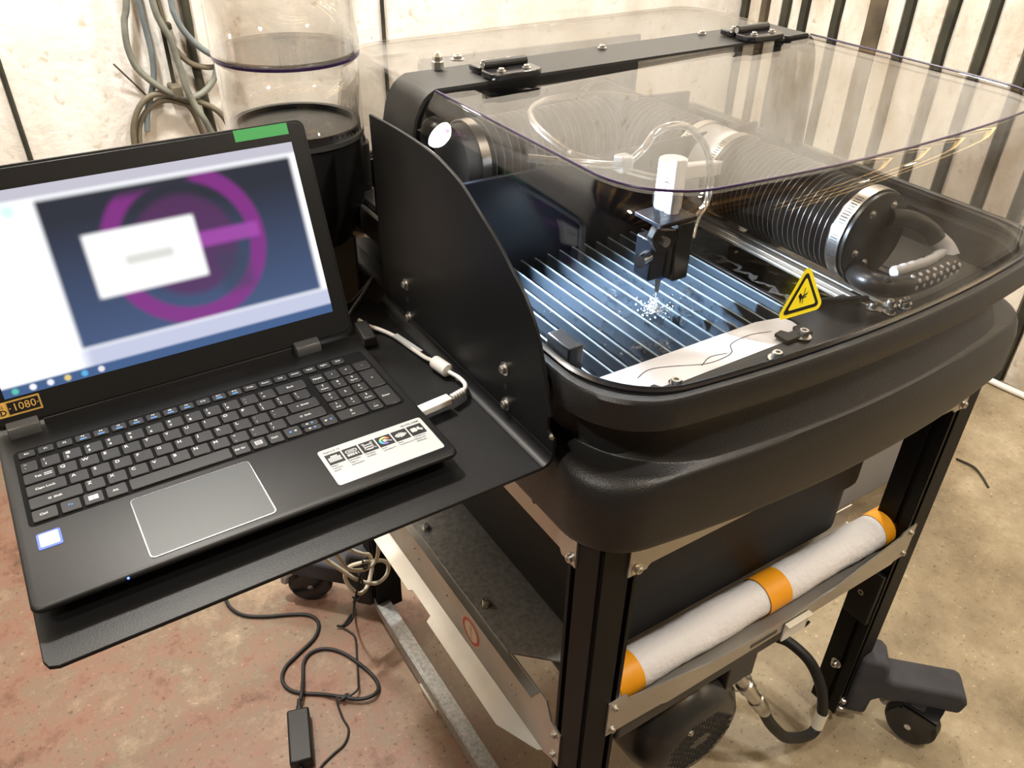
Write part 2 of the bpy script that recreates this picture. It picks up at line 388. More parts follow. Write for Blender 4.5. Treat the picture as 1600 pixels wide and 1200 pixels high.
def text_obj(s, size, m, parent, origin, ex=(1, 0, 0), ey=(0, 1, 0), name='legend', align='LEFT', bold=0.0, spacing=1.0):
    k = (s, align, bold, spacing)
    if k not in TXT:
        cu = bpy.data.curves.new('t', 'FONT'); cu.body = s; cu.size = 1.0; cu.align_x = align; cu.align_y = 'CENTER'
        cu.resolution_u = 2; cu.offset = bold; cu.space_character = spacing
        ob = bpy.data.objects.new('t', cu); C.objects.link(ob); bpy.context.view_layer.update()
        TXT[k] = bpy.data.meshes.new_from_object(ob.evaluated_get(bpy.context.evaluated_depsgraph_get()))
        bpy.data.objects.remove(ob)
    me = TXT[k].copy(); me.materials.clear(); me.materials.append(M[m]); me.name = name
    ex, ey = Vector(ex).normalized(), Vector(ey).normalized(); ez = ex.cross(ey)
    mm = Matrix((ex*size, ey*size, ez*size)).transposed().to_4x4()
    mm.translation = Vector(origin)-(root_of(parent).location if parent else Vector())
    me.transform(mm)
    o = bpy.data.objects.new(name, me); C.objects.link(o); o.parent = parent
    return o
def rrect(x0, x1, y0, y1, r, n=5):
    out = []
    for cx, cy, a in ((x1-r, y1-r, 0), (x0+r, y1-r, 90), (x0+r, y0+r, 180), (x1-r, y0+r, 270)):
        for k in range(n+1):
            t = R(a+90*k/n); out.append((cx+r*math.cos(t), cy+r*math.sin(t)))
    return out
XY = lambda a, b, h: (a, b, h)
XZ = lambda a, b, h: (a, h, b)
YZ = lambda a, b, h: (h, a, b)
def cap_bolt(r=0.0045, h=0.004, washer=True):
    b = B()
    if washer: b.lathe((0, 0, 0), (0, 0, 1), [(0, r*1.55), (0.0010, r*1.55)], 14)
    b.lathe((0, 0, 0.0008), (0, 0, 1), [(0, r), (h*0.75, r), (h, r*0.8), (h, r*0.45), (h*0.5, r*0.42)], 14)
    return b
BOLT = proto(cap_bolt(), 'bolt', 'steel')
BOLT_BIG = proto(cap_bolt(0.0062, 0.008), 'bolt', 'steel')
def bolt(parent, loc, n, big=False, scale=1.0):
    q = Vector((0, 0, 1)).rotation_difference(Vector(n)).to_euler()
    o = place(BOLT_BIG if big else BOLT, loc, parent, q); o.scale = (scale,)*3
    return o
def struct(o): o['kind'] = 'structure'; return o

# ================================================================== SETTING
ZF = -0.915; ZC = 1.90; XR = 2.50; YB = 2.33
struct(B().box(-2.6, XR+0.15, -2.2, YB+0.15, ZF-0.08, ZF).done('floor', 'floor', smooth=False))
wb = struct(B().box(-2.6, XR+0.15, YB, YB+0.12, ZF, ZC).done('wall_back', 'plaster', smooth=False))
wr = struct(B().box(XR, XR+0.12, -2.2, YB, ZF, ZC).done('wall_right', 'plank', smooth=False))
struct(B().box(-2.72, -2.6, -2.2, YB+0.12, ZF, ZC).done('wall_left', 'dim_wall', smooth=False))
struct(B().box(-2.6, XR+0.12, -2.32, -2.2, ZF, ZC).done('wall_front', 'dim_wall', smooth=False))
struct(B().box(-2.72, XR+0.15, -2.32, YB+0.15, ZC, ZC+0.1).done('ceiling', 'ceil', smooth=False))
for k, yy in enumerate((-1.6, -1.0, -0.55, -0.1, 0.35, 0.8, 1.25, 1.9)):
    struct(B().box(-2.6, XR, yy-0.025, yy+0.025, ZC-0.12, ZC).done('trim_%d' % (k+1), 'rafter', smooth=False, bevel=0.004))
# battens on the wall beside the machine, planks between them
bat = [2.31, 2.213, 2.121, 2.039, 1.903, 1.755, 1.646, 1.508, 1.386, 1.25, 1.13, 1.0, 0.86, 0.73, 0.6, 0.46, 0.32, 0.18]
for k, yy in enumerate(bat):
    w_ = 0.030 if k == 5 else 0.0125
    b = B(); n = 10; prev = None
    rings = []
    for j in range(n+1):
        zz = ZF + (0.58-ZF)*j/n; jit = random.uniform(-0.003, 0.003)
        rings.append([(XR+0.001, yy-w_+jit, zz), (XR-0.020, yy-w_+jit, zz), (XR-0.020, yy+w_+jit, zz), (XR+0.001, yy+w_+jit, zz)])
    b.loft(rings, cap0=True, cap1=True).done('batten', 'batten_brown' if k in (1, 5, 14) else 'batten', wr, smooth=False)
for y0, y1 in zip(bat[1:], bat):
    j = random.uniform(0, 0.006)
    B().box(XR-0.008-j, XR+0.01, y0+0.022, y1-0.022, ZF+0.0, 0.575).done('plank', 'plank', wr, smooth=False, bevel=0.003)
B().box(XR-0.022, XR+0.01, 0.10, 2.32, 0.580, 0.615).done('top_rail', 'batten', wr, smooth=False)
# thin black rods running down the back wall
for k, (xx, zz) in enumerate(((1.052, -0.6), (0.088, -0.9))):
    b = B(); b.cyl((xx, YB-0.006, zz), (xx+(0.0 if k == 0 else -0.03), YB-0.006, ZC), 0.006, 8)
    struct(b.done('trim_%d' % (9+k), 'batten'))

# ================================================================== WATERJET CUTTER
cut = thing('waterjet_cutter', 'black waterjet cutter with a smoky clear hood standing on the wheeled frame', 'machine', (0.768, 0.8, -0.09))
XL, XRT, YK = 0.397, 1.139, 1.195
XM = 0.768
def yfront(x, ins, bow=0.25): return 0.413+ins+bow*(x-XM)**2
def outline(ins, r, z, yback=None, closed=True, na=12, nf=22, rb=0.06, fi=None, bow=0.25):
    """closed rounded outline of the machine, bowed at the front; open (front and sides only) when yback is given"""
    xl, xr = XL+ins, XRT-ins; pts = []
    yb = (YK-ins) if yback is None else yback
    fi = ins if fi is None else fi
    th = math.atan(2*bow*(XM-(xl+r*0.5)))          # slope of the bow at the corner
    ax = xl+r; ex = ax-r*math.sin(th); cy = yfront(ex, fi, bow)+r*math.cos(th)
    side = [yb-(rb if yback is None else 0)+((cy)-(yb-(rb if yback is None else 0)))*k/8 for k in range(8)]
    left = [(xl, y) for y in side]
    for k in range(na+1):
        a = math.pi+(math.pi/2-th)*k/na; left.append((ax+r*math.cos(a), cy+r*math.sin(a)))
    x0, x1 = left[-1][0], 2*XM-left[-1][0]
    front = [(x0+(x1-x0)*k/nf, yfront(x0+(x1-x0)*k/nf, fi, bow)) for k in range(1, nf)]
    right = [(2*XM-x, y) for x, y in left][::-1]
    pts = left+front+right
    if yback is None:
        for k in range(1, 9):
            a = math.pi/2*k/8; pts.append((xr-rb+rb*math.cos(a), yb-rb+rb*math.sin(a)))
        for k in range(0, 8):
            a = math.pi/2+math.pi/2*k/8; pts.append((xl+rb+rb*math.cos(a), yb-rb+rb*math.sin(a)))
    return [(x, y, z) for x, y in pts]
TUB = [(0.034, 0.055, .070), (0.030, 0.080, .072), (0.019, 0.085, .085), (0.0125, 0.084, .088), (0.0105, 0.099, .088), (0.008, 0.1005, .090), (0.0025, 0.1000, .090),
       (0.0, 0.0965, .090), (0.0, 0.067, .090), (0.003, 0.0635, .094), (0.018, 0.062, .100), (0.026, 0.050, .105, .024), (0.030, 0.034, .115, .022, .27),
       (0.0295, 0.018, .125, .014, .30), (0.028, 0.0055, .130, .0055, .32), (0.027, 0.0040, .128, .0045, .32), (0.013, 0.0025, .100, .0015, .28), (0.004, -0.002, .085, .000), (-0.001, -0.011, .078), (-0.003, -0.028, .072), (-0.003, -0.080, .072),
       (0.000, -0.089, .072), (0.006, -0.092, .072), (0.040, -0.092, .06)]
B().loft([outline(t[0], t[2], t[1], fi=(t[3] if len(t) > 3 else None), bow=(t[4] if len(t) > 4 else 0.25)) for t in TUB]).done('tub', 'tub', cut, angle=42)
# basin inside the rim
bs = B().loft([outline(i, 0.07, z) for i, z in ((0.033, 0.066), (0.036, -0.05))]+[outline(0.06, 0.05, -0.055)], cap1=True)
bs.done('basin', 'matt_black', cut)
# seal under the hood
B().loft([outline(0.012, .088, .088), outline(0.012, .088, .095), outline(0.021, .082, .095), outline(0.021, .082, .088)]).done('hood_seal', 'gloss_black', cut)

HOOD = [(0.017, 0.096, .100), (0.0175, 0.11, .100), (0.023, 0.18, .100), (0.029, 0.225, .098), (0.034, 0.246, .095), (0.040, 0.259, .092), (0.046, 0.267, .088), (0.052, 0.2718, .085), (0.0545, 0.2746, .084), (0.0568, 0.2754, .083), (0.0590, 0.2744, .082), (0.0605, 0.2735, .081)]
hd = B().loft([outline(i, r, z, yback=0.900) for i, z, r in HOOD], closed=False)
hd.bm.verts.ensure_lookup_table(); nring = len(outline(0.017, .1, .1, yback=0.9))
hd.bm.faces.new(hd.bm.verts[-nring:])
hood = hd.done('hood', 'hood', cut, solid=0.004, angle=24)
B().loft([outline(.0145, .100, .0925), outline(.0145, .100, .098), outline(.019, .098, .100), outline(.0225, .096, .098), outline(.0225, .096, .0925)]).done('hood_rim', 'gloss_black', hood)
eb = B(); ol = [Vector(p)+Vector((0, 0, .0012)) for p in outline(0.0555, .0835, 0.2751, yback=0.868)]
eb.tube(ol, 0.0013, 6, 1).done('edge_line', 'purple', hood)
# rear hood
def rear_outline(ins, r, z, yf=0.930):
    xl, xr, yb = XL+ins, XRT-ins, 1.178-ins*0.9
    p = [(xl, yf+(yb-r-yf)*k/6) for k in range(6)]
    for k in range(11): a = math.pi-math.pi/2*k/10; p.append((xl+r+r*math.cos(a), yb-r+r*math.sin(a)))
    q = [(2*XM-x, y) for x, y in p][::-1]
    return [(x, y, z) for x, y in p+q]
rh = B().loft([rear_outline(i, max(.03, r-.035), z) for i, z, r in HOOD], closed=False)
rh.bm.verts.ensure_lookup_table(); rh.bm.faces.new(rh.bm.verts[-len(rear_outline(.02, .05, .1)):])
rh.done('rear_hood', 'hood', cut, solid=0.004, angle=60)
# black band that carries the hinges
prof = [(XL+i-0.004, z) for i, z, r in HOOD]
arc = []
full = prof[:-4]+[(XL+0.0575, 0.2768)]
outer = full+[(2*XM-x, z) for x, z in full[::-1]]
inner = [(x+(0.004 if x < XM else -0.004), z-(0.0035 if z > 0.25 else 0.0)) for x, z in outer]
b = B()
rings = []
for y in (0.872, 0.952):
    rings.append([(x, y, z) for x, z in outer]); 
rings = [[(x, 0.872, z) for x, z in inner], [(x, 0.872, z) for x, z in outer], [(x, 0.952, z) for x, z in outer], [(x, 0.952, z) for x, z in inner]]
band = b.loft(rings+[rings[0]], closed=False).done('hinge_band', 'band', cut, angle=50)
# hinges
def hinge(x):
    h = B().prism([(x-0.030, 0.858), (x+0.028, 0.858), (x+0.036, 0.866), (x+0.036, 0.890), (x-0.036, 0.890), (x-0.036, 0.866)], XY, 0.2785, 0.286).done('hinge', 'gloss_black', cut, bevel=0.0015)
    B().prism(rrect(x-0.034, x+0.032, 0.897, 0.925, 0.004, 2), XY, 0.2785, 0.286).done('hinge_leaf', 'gloss_black', h, bevel=0.0015)
    B().cyl((x-0.030, 0.8935, 0.289), (x+0.030, 0.8935, 0.289), 0.0058, 14).done('knuckle', 'black', h)
    B().cyl((x-0.0315, 0.8935, 0.289), (x-0.030, 0.8935, 0.289), 0.004, 12).done('pin', 'steel', h)
    for dx in (-0.018, 0.018):
        for yy in (0.872, 0.912): bolt(h, (x+dx, yy, 0.286), (0, 0, 1), scale=0.8)
hinge(0.562); hinge(0.985)
for x, y, s_ in ((0.497, 0.945, 0.9), (0.745, 0.936, 0.9), (0.543, 0.930, 0.8), (0.93, 0.938, 0.9), (0.540, 0.972, 1.3)):
    bolt(cut, (x, y, 0.2785), (0, 0, 1), scale=s_)
B().lathe((0.497, 0.945, 0.279), (0, 0, 1), [(0, .0075), (.008, .0075), (.009, .0062), (.014, .0058), (.018, .0035), (.0195, .001)], 6).done('dome_nut', 'steel', cut, smooth=False)
for x, y in ((1.015, 0.868), (1.037, 0.873)):
    B().lathe((x, y, 0.2755), (0, 0, 1), [(0, .0085), (.003, .0085), (.0035, .007)], 16).done('rubber_pad', 'rubber', cut)
# bed: slats, water, side walls, splash panel
B().box(0.455, 0.955, 0.505, 0.835, -0.050, -0.040).done('bed_pan', 'matt_black', cut)
B().box(0.440, 0.970, 0.836, 0.842, 0.020, 0.172).done('splash_panel', 'bluish', cut, bevel=0.002)
B().box(0.446, 0.456, 0.500, 0.836, -0.050, 0.058).done('pan_side', 'bluish', cut, bevel=0.001)
B().box(0.953, 0.965, 0.500, 0.836, -0.050, 0.049).done('pan_side', 'black', cut, bevel=0.001)
B().box(0.776, 0.782, 0.505, 0.834, -0.050, 0.046).done('pan_divider', 'black', cut, bevel=0.001)
slx = [0.470, 0.4915]+[0.513+0.0207*k for k in range(13)]
sl_m = B().box(-0.0013, 0.0013, -0.1575, 0.1575, -0.042, 0.0)
slat_src = proto(sl_m, 'slat', 'slat', smooth=False)
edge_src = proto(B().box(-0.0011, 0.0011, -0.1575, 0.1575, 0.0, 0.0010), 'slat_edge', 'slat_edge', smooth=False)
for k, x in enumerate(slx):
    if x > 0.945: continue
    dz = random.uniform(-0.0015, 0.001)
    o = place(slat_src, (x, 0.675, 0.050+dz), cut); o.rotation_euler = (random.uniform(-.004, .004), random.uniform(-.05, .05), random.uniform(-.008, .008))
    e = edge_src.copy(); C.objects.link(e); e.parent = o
# water surface with ripples
wt = B(); nx, ny = 60, 40
g = [[wt.bm.verts.new((0.457+0.496*i/nx, 0.502+0.333*j/ny, 0.036+0.0012*math.sin(17*i/nx*3+j*.6)*math.cos(j*.9+i*.23)+random.uniform(-.0007, .0007))) for j in range(ny+1)] for i in range(nx+1)]
for i in range(nx):
    for j in range(ny): wt.bm.faces.new((g[i][j], g[i+1][j], g[i+1][j+1], g[i][j+1]))
wt.done('water', 'water', cut)
# drops and bubbles on slats and water
db = B()
cl_ = [(0.60, 0.635, 0.085), (0.555, 0.585, 0.022), (0.575, 0.575, 0.016), (0.60, 0.70, 0.018), (0.66, 0.62, 0.03), (0.685, 0.66, 0.03), (0.64, 0.735, 0.03)]
for k in range(420):
    cx_, cy_, sg = cl_[k % 7] if k > 140 else cl_[0]
    a, d = random.uniform(0, 6.283), abs(random.gauss(0, sg))
    x, y = cx_+d*math.cos(a), cy_+d*math.sin(a)*0.9
    if 0.47 < x < 0.76 and 0.52 < y < 0.80:
        q = random.uniform(0.0006, 0.0024); db.ball((x, y, 0.049+q*0.4), q, n=8)
db.done('water_drops', 'drop', cut, kind='stuff')
sp = B()
for k in range(190):
    a, d = random.uniform(0, 6.283), abs(random.gauss(0, 0.010))
    sp.ball((0.616+d*math.cos(a), 0.637+d*math.sin(a), 0.052+max(0, random.gauss(.003, .004))), random.uniform(.0004, .0013), n=7)
sp.done('jet_splash', 'spray', cut, kind='stuff')
# front ledge
B().prism([(0.470, 0.468), (0.530, 0.452), (0.76, 0.442), (0.97, 0.450), (1.06, 0.475), (1.06, 0.530), (0.97, 0.530), (0.97, 0.545), (0.74, 0.545), (0.735, 0.503), (0.47, 0.503)], XY, 0.040, 0.057).done('front_ledge', 'black', cut, bevel=0.002)
B().prism([(0.965, 0.50), (1.075, 0.50), (1.075, 0.85), (0.965, 0.85)], XY, 0.036, 0.050).done('side_ledge', 'tub', cut, bevel=0.003)
B().box(0.433, 0.452, 0.560, 0.600, 0.05, 0.098).done('hood_stop', 'black', cut, bevel=0.002)
# rail beside the bellows
rl = B()
rl.box(0.838, 0.872, 0.487, 0.835, 0.0495, 0.054); rl.box(0.842, 0.851, 0.489, 0.835, 0.054, 0.059); rl.box(0.860, 0.868, 0.489, 0.835, 0.054, 0.0575)
rl.done('linear_rail', 'alu', cut, bevel=0.001)
for q in ((0.842, 0.500), (0.866, 0.494), (0.878, 0.482), (0.850, 0.482), (0.888, 0.488)):
    bolt(cut, (q[0], q[1], 0.058), (0, 0, 1), big=True, scale=0.8)
for x, y in ((0.525, 0.497), (0.655, 0.480), (0.716, 0.497)): bolt(cut, (x, y, 0.059), (0, 0, 1), big=True)
for x, y in ((0.516, 0.497), (0.712, 0.506)):
    B().prism([(x-0.022, y-0.010), (x+0.020, y-0.010), (x+0.020, y+0.010), (x+0.008, y+0.010), (x+0.004, y+0.004), (x-0.006, y+0.004), (x-0.010, y+0.012), (x-0.022, y+0.010)], XY, 0.057, 0.0615).done('clamp', 'black', cut, bevel=0.001)
B().tube([(0.765, 0.547, 0.062), (0.80, 0.537, 0.062), (0.850, 0.515, 0.062)], 0.004, 8, 4).done('slot_lip', 'black', cut)
# bellows along the depth of the machine
BX, BZ, BR = 0.888, 0.118, 0.0575
def bellows(p0, axis, length, n, name='bellows', r0=None):
    pr = []; r0 = r0 or BR
    for k in range(n):
        h = length*k/n; d = length/n
        pr += [(h, r0-0.018), (h+d*.34, r0-0.017), (h+d*.45, r0-0.001), (h+d*.52, r0), (h+d*.60, r0-0.001), (h+d*.72, r0-0.017)]
    pr.append((length, r0-0.018))
    d = length/n; eb = B()
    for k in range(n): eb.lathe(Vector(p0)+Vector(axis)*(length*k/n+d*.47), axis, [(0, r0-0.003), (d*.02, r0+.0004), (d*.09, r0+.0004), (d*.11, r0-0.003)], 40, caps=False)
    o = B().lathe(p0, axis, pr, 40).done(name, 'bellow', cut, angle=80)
    eb.done('rib_glints', 'rib_edge', o, angle=80)  # lighter rings: grazing light on the ribs put into the colour
    return o
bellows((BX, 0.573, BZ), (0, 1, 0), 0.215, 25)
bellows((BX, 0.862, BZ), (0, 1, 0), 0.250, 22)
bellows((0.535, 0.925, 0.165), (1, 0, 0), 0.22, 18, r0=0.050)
def clamp_ring(p0, ax, r, w=0.013):
    b = B(); b.lathe(p0, ax, [(0, r), (0, r+.0016), (w, r+.0016), (w, r)], 48, caps=False)
    o = b.done('hose_clamp', 'steel', cut)
    sl = B(); A = Vector(ax).normalized(); e = Vector((0, 0, 1)); u = A.cross(e).normalized(); v = A.cross(u)
    for k in range(46):
        t0 = R(-70+k*3.6+150); hw = R(0.7)
        pts = []
        for tt, hh in ((t0-hw, .003), (t0+hw, .003), (t0+hw, w-.003), (t0-hw, w-.003)):
            pts.append(Vector(p0)+A*hh+(u*math.cos(tt)+v*math.sin(tt))*(r+.0019))
        sl.face(pts)
    sl.done('worm_slots', 'dark_grey', o, smooth=False)
    return o
clamp_ring((BX, 0.559, BZ), (0, 1, 0), BR+.001, 0.016)
clamp_ring((BX, 0.788, BZ), (0, 1, 0), BR+.001); clamp_ring((BX, 0.853, BZ), (0, 1, 0), BR+.001)
clamp_ring((BX, 1.105, BZ), (0, 1, 0), BR+.001)
clamp_ring((0.520, 0.925, 0.165), (1, 0, 0), 0.050)
B().lathe((BX, 0.551, BZ), (0, 1, 0), [(0, BR-.003), (0.002, BR), (0.025, BR)], 48).done('end_cap', 'black', cut)
for dx, dz in ((-.020, .036), (.018, .040), (-.034, -.012), (-.010, -.030)): bolt(cut, (BX+dx, 0.551, BZ+dz), (0, -1, 0), scale=0.75)
B().lathe((BX, 0.795, BZ), (0, 1, 0), [(0, .046), (.001, BR), (.064, BR), (.065, .046)], 40).done('carriage', 'white_grey', cut)
B().lathe((0.50, 0.925, 0.165), (1, 0, 0), [(0, .036), (.002, .047), (.036, .047)], 36).done('bellows_cuff', 'dark_grey', cut)
# pull handle on the end cap
hn = B().tube([(0.866, 0.553, 0.080), (0.846, 0.530, 0.085), (0.842, 0.508, 0.088), (0.860, 0.491, 0.0858), (0.915, 0.487, 0.0855), (0.968, 0.493, 0.0895)], 0.0135, 14, 8).done('handle', 'black', cut)
B().tube([(0.905, 0.552, 0.142), (0.935, 0.540, 0.136), (0.955, 0.525, 0.124), (0.962, 0.515, 0.113)], 0.0115, 14, 8).done('handle_arm', 'black', hn)
B().tube([(0.961, 0.518, 0.115), (0.970, 0.506, 0.104), (0.970, 0.496, 0.095)], 0.0118, 14, 6).done('handle_end', 'grey', hn)
B().tube([(0.868, 0.503, 0.0980), (0.895, 0.500, 0.0990), (0.930, 0.499, 0.0985), (0.962, 0.503, 0.1010)], 0.0070, 10, 8, rfun=lambda k: 1+0.10*math.sin(k*1.6)).done('grip_pad', 'grey', hn)
B().cyl((0.8585, 0.547, 0.0813), (0.8535, 0.541, 0.0825), 0.0152, 20).done('handle_collar', 'bluish', hn)
B().cyl((0.844, 0.4955, 0.094), (0.847, 0.4925, 0.1003), 0.0055, 16).done('handle_hole', 'matt_black', hn)
dot = proto(B().lathe((0, 0, 0), (0, 0, 1), [(0, .0028), (.0008, .0028), (.0014, .0019)], 12), 'grip_dot', 'grey')
for row in range(3):
    for k in range(7):
        a = R(24+row*30); x = 0.878+0.0134*k+(0.0065 if row == 1 else 0)
        base = Vector((x, 0.4880+0.9*(x-.915)**2, 0.0857)); d = Vector((0, -math.sin(a), math.cos(a)))
        place(dot, base+d*0.0134, hn, Vector((0, 0, 1)).rotation_difference(d).to_euler())
# cutting head
NX, NY = 0.630, 0.640
hb = B().box(NX-.004, NX+.020, NY-.016, NY+.030, 0.094, 0.166).done('cutting_head', 'gloss_black', cut, bevel=0.002)
B().box(NX-.036, NX-.004, NY-.010, NY+.018, 0.100, 0.150).done('head_plate', 'bluish', hb, bevel=0.002)
B().box(NX-.0125, NX-.0065, NY-.0125, NY-.008, 0.100, 0.158).done('slot', 'matt_black', hb)
B().prism([(NX-.046, 0.158), (NX-.040, 0.170), (NX-.012, 0.164), (NX-.008, 0.150), (NX-.020, 0.138), (NX-.034, 0.138)], XZ, NY-.020, NY-.008).done('knob_plate', 'gloss_black', hb, bevel=0.002)
B().cyl((NX-.028, NY-.024, 0.153), (NX-.028, NY-.016, 0.153), 0.0055, 16).done('knob', 'steel', hb)
B().cyl((NX-.056, NY-.014, 0.1325), (NX-.040, NY-.008, 0.1325), 0.0075, 16).done('thumb_screw', 'chrome', hb)
B().lathe((0.6165, 0.637, 0.1085), (0, 0, -1), [(0, .0060), (.010, .0060), (.016, .0035), (.030, .0028)], 16).done('nozzle', 'steel', hb)
B().cyl((0.6165, 0.637, 0.080), (0.6165, 0.637, 0.050), 0.0008, 8).done('water_jet', 'spray', hb)
B().cyl((0.6165, 0.6365, 0.098), (0.6165, 0.6365, 0.104), 0.0064, 12).done('blue_ring', 'blue', hb)
B().cyl((NX+.006, NY+.010, 0.166), (NX+.006, NY+.010, 0.232), 0.0085, 18).done('valve_body', 'white_grey', hb)
B().box(NX-.030, NX+.024, NY-.014, NY+.032, 0.165, 0.170).done('head_top', 'bluish', hb, bevel=0.001)
B().prism([(-.009, -.010), (.009, -.010), (.009, .010), (-.009, .010)], lambda a, c, h: (NX+.012+(0.255)*h+a*.6, NY+.028+0.150*h-a*.8, 0.208-0.085*h+c), 0, 1).done('arm', 'white_grey', cut, bevel=0.003)
B().cyl((NX+.012, NY+.024, 0.170), (NX+.012, NY+.024, 0.226), 0.016, 20).done('arm_post', 'white_grey', cut)
B().tube([(0.470, 0.700, 0.246), (0.510, 0.672, 0.243), (0.545, 0.660, 0.238), (0.566, 0.658, 0.236), (0.590, 0.660, 0.246), (0.606, 0.660, 0.262), (0.628, 0.660, 0.2665), (0.655, 0.660, 0.260), (0.685, 0.660, 0.232), (0.698, 0.658, 0.200), (0.690, 0.650, 0.172), (0.668, 0.640, 0.158), (0.652, 0.628, 0.142)], 0.0042, 10, 8).done('water_hose', 'hose_clear', cut)
B().tube([(0.540, 0.668, 0.240), (0.512, 0.690, 0.250), (0.515, 0.760, 0.262), (0.560, 0.810, 0.264), (0.640, 0.810, 0.262), (0.690, 0.790, 0.255)], 0.0035, 8, 8).done('water_hose', 'hose_clear', cut)
B().tube([(0.560, 0.655, 0.232), (0.590, 0.645, 0.222), (0.615, 0.640, 0.214), (0.600, 0.640, 0.200), (0.605, 0.638, 0.168)], 0.0038, 8, 8).done('abrasive_hose', 'hose_clear', cut)
B().box(0.556, 0.572, 0.650, 0.666, 0.228, 0.246).done('hose_clip', 'hose_clear', cut, bevel=0.002)
# lamp inside the hood: aims at the bed
lampd = (Vector((0.57, 0.49, 0.05))-Vector((0.452, 0.861, 0.2275))).normalized()
hl = B().lathe(Vector((0.452, 0.861, 0.2275))-lampd*0.022, lampd, [(0, .008), (.004, .013), (.020, .017), (.022, .017)], 24).done('hood_lamp', 'black', cut)
B().lathe(Vector((0.452, 0.861, 0.2275)), lampd, [(0, .0165), (.003, .0158), (.007, .012), (.0095, .006), (.0102, .001)], 24).done('lamp_face', 'led', hl)
B().box(0.434, 0.444, 0.872, 0.884, 0.09, 0.23).done('lamp_bracket', 'black', cut)
B().ball((0.4275, 0.795, 0.2555), 0.0035, n=10).done('pink_indicator', 'led_pink', cut)
spot = bpy.data.lights.new('hood_lamp_light', 'SPOT'); spot.energy = 330; spot.color = (0.66, 0.81, 1.0); spot.spot_size = R(105); spot.spot_blend = 0.9; spot.shadow_soft_size = 0.012
so = bpy.data.objects.new('hood_lamp_light', spot); C.objects.link(so); so.parent = cut
so.location = Vector((0.452, 0.861, 0.2275))+lampd*0.006-cut.location
so.rotation_euler = lampd.to_track_quat('-Z', 'Y').to_euler()
B().prism([(0.436, 0.085), (1.10, 0.085), (1.10, 0.130), (0.975, 0.137), (0.970, 0.150), (0.970, 0.240), (0.56, 0.245), (0.545, 0.12), (0.436, 0.11)], XZ, 1.118, 1.124).done('bulkhead', 'black', cut, smooth=False)
# warning triangle on the hood front
def hood_front(x, z):
    """a point just outside the hood's front at x, z, with the outward direction"""
    i = 0.0175+(z-0.11)*(0.0045/0.07)
    return Vector((x, yfront(x, i)-0.0005, z))
def tri(scale, c, r, off):
    b = B(); pts = []
    base = [(0, 0.0275), (-0.0265, -0.0185), (0.0265, -0.0185)]
    for k in range(3):
        p = Vector(base[k])*scale; ctr = Vector((0, 0))
        p = p*(1-r/0.03)
        a0 = math.atan2(base[k][1], base[k][0])
        for j in range(-4, 5): pts.append((p.x+r*math.cos(a0+R(60*j/4)), p.y+r*math.sin(a0+R(60*j/4))))
    f = [hood_front(c[0]+a, c[1]+h)+Vector((0, -off, 0)) for a, h in pts]
    b.face(f); return b
tc_ = (0.617, 0.1665)
ws = tri(1.0, tc_, 0.006, 0.0002).done('warning_sticker', 'yellow', hood, smooth=False)
tri(0.80, tc_, 0.003, 0.0005).done('black_border', 'ink', ws, smooth=False)
tri(0.62, tc_, 0.0016, 0.0008).done('yellow_field', 'yellow', ws, smooth=False)
hnd = B()
def flat(b, pts, off=0.0011): b.face([hood_front(tc_[0]+a*0.001, tc_[1]+h*0.001)+Vector((0, -off, 0)) for a, h in pts])
flat(hnd, [(-7, 1), (-5, 4), (-3, 1.5), (-2, -1), (-3, -4.5), (-3.8, -7), (-4.6, -3)])
flat(hnd, [(-2.5, 0.5), (4, 1.5), (4, 0.3), (-2, -0.8)]); flat(hnd, [(-2, -1), (3.6, -1.0), (3.4, -2.2), (-2.5, -2.6)])
flat(hnd, [(0.2, 8), (0.9, 8), (-0.4, -8), (-1.1, -8)])
flat(hnd, [(1, 0), (5, 4), (5.3, 3.6), (1.3, -0.4)]); flat(hnd, [(0, 1), (4.8, 2.0), (4.8, 1.5), (0, 0.3)])
hnd.done('hand_symbol', 'ink', ws, smooth=False)
# underside tank
TK = [(0.0, -0.085, .05), (0.0, -0.175, .05), (0.006, -0.185, .05), (0.006, -0.235, .05), (0.016, -0.250, .05), (0.016, -0.300, .05), (0.026, -0.312, .05), (0.026, -0.398, .05), (0.032, -0.404, .05)]
B().loft([[(x, y, z) for x, y in rrect(0.462+i, 1.030-i, 0.505+i, 1.13-i, r, 6)] for i, z, r in TK], cap1=True).done('catch_tank', 'tank', cut, angle=50)

# ================================================================== STAND
st = thing('machine_stand', 'black aluminium wheeled frame with bare metal trays carrying the waterjet cutter', 'stand', (0.768, 0.8, ZF))
def post(mx, my):
    """slotted profile, its outer corner toward the outside; mx, my mirror it"""
    x0, y0 = 0.418, 0.460; t = 0.056; c = 0.040
    P = [(x0, y0+.004), (x0+.004, y0+.005), (x0+.005, y0+.004), (x0+.004, y0), (x0+c+.002, y0), (x0+c+.002, y0+.008), (x0+c+.010, y0+.008), (x0+c+.010, y0),
         (x0+t, y0), (x0+t, y0+.016), (x0+t-.006, y0+.016), (x0+t-.006, y0+.024), (x0+t, y0+.024), (x0+t, y0+t), (x0, y0+t), (x0, y0+c+.010), (x0+.008, y0+c+.010), (x0+.008, y0+c+.002), (x0, y0+c+.002)]
    q = []
    for x, y in P:
        if mx: x = 2*XM-x-.003
        if my: y = 1.66-y
        q.append((x, y))
    return B().prism(q, XY, -0.882, -0.088)
for mx in (0, 1):
    for my in (0, 1): post(mx, my).done('post', 'post', st, smooth=False, bevel=0.0006)
YR = 1.20
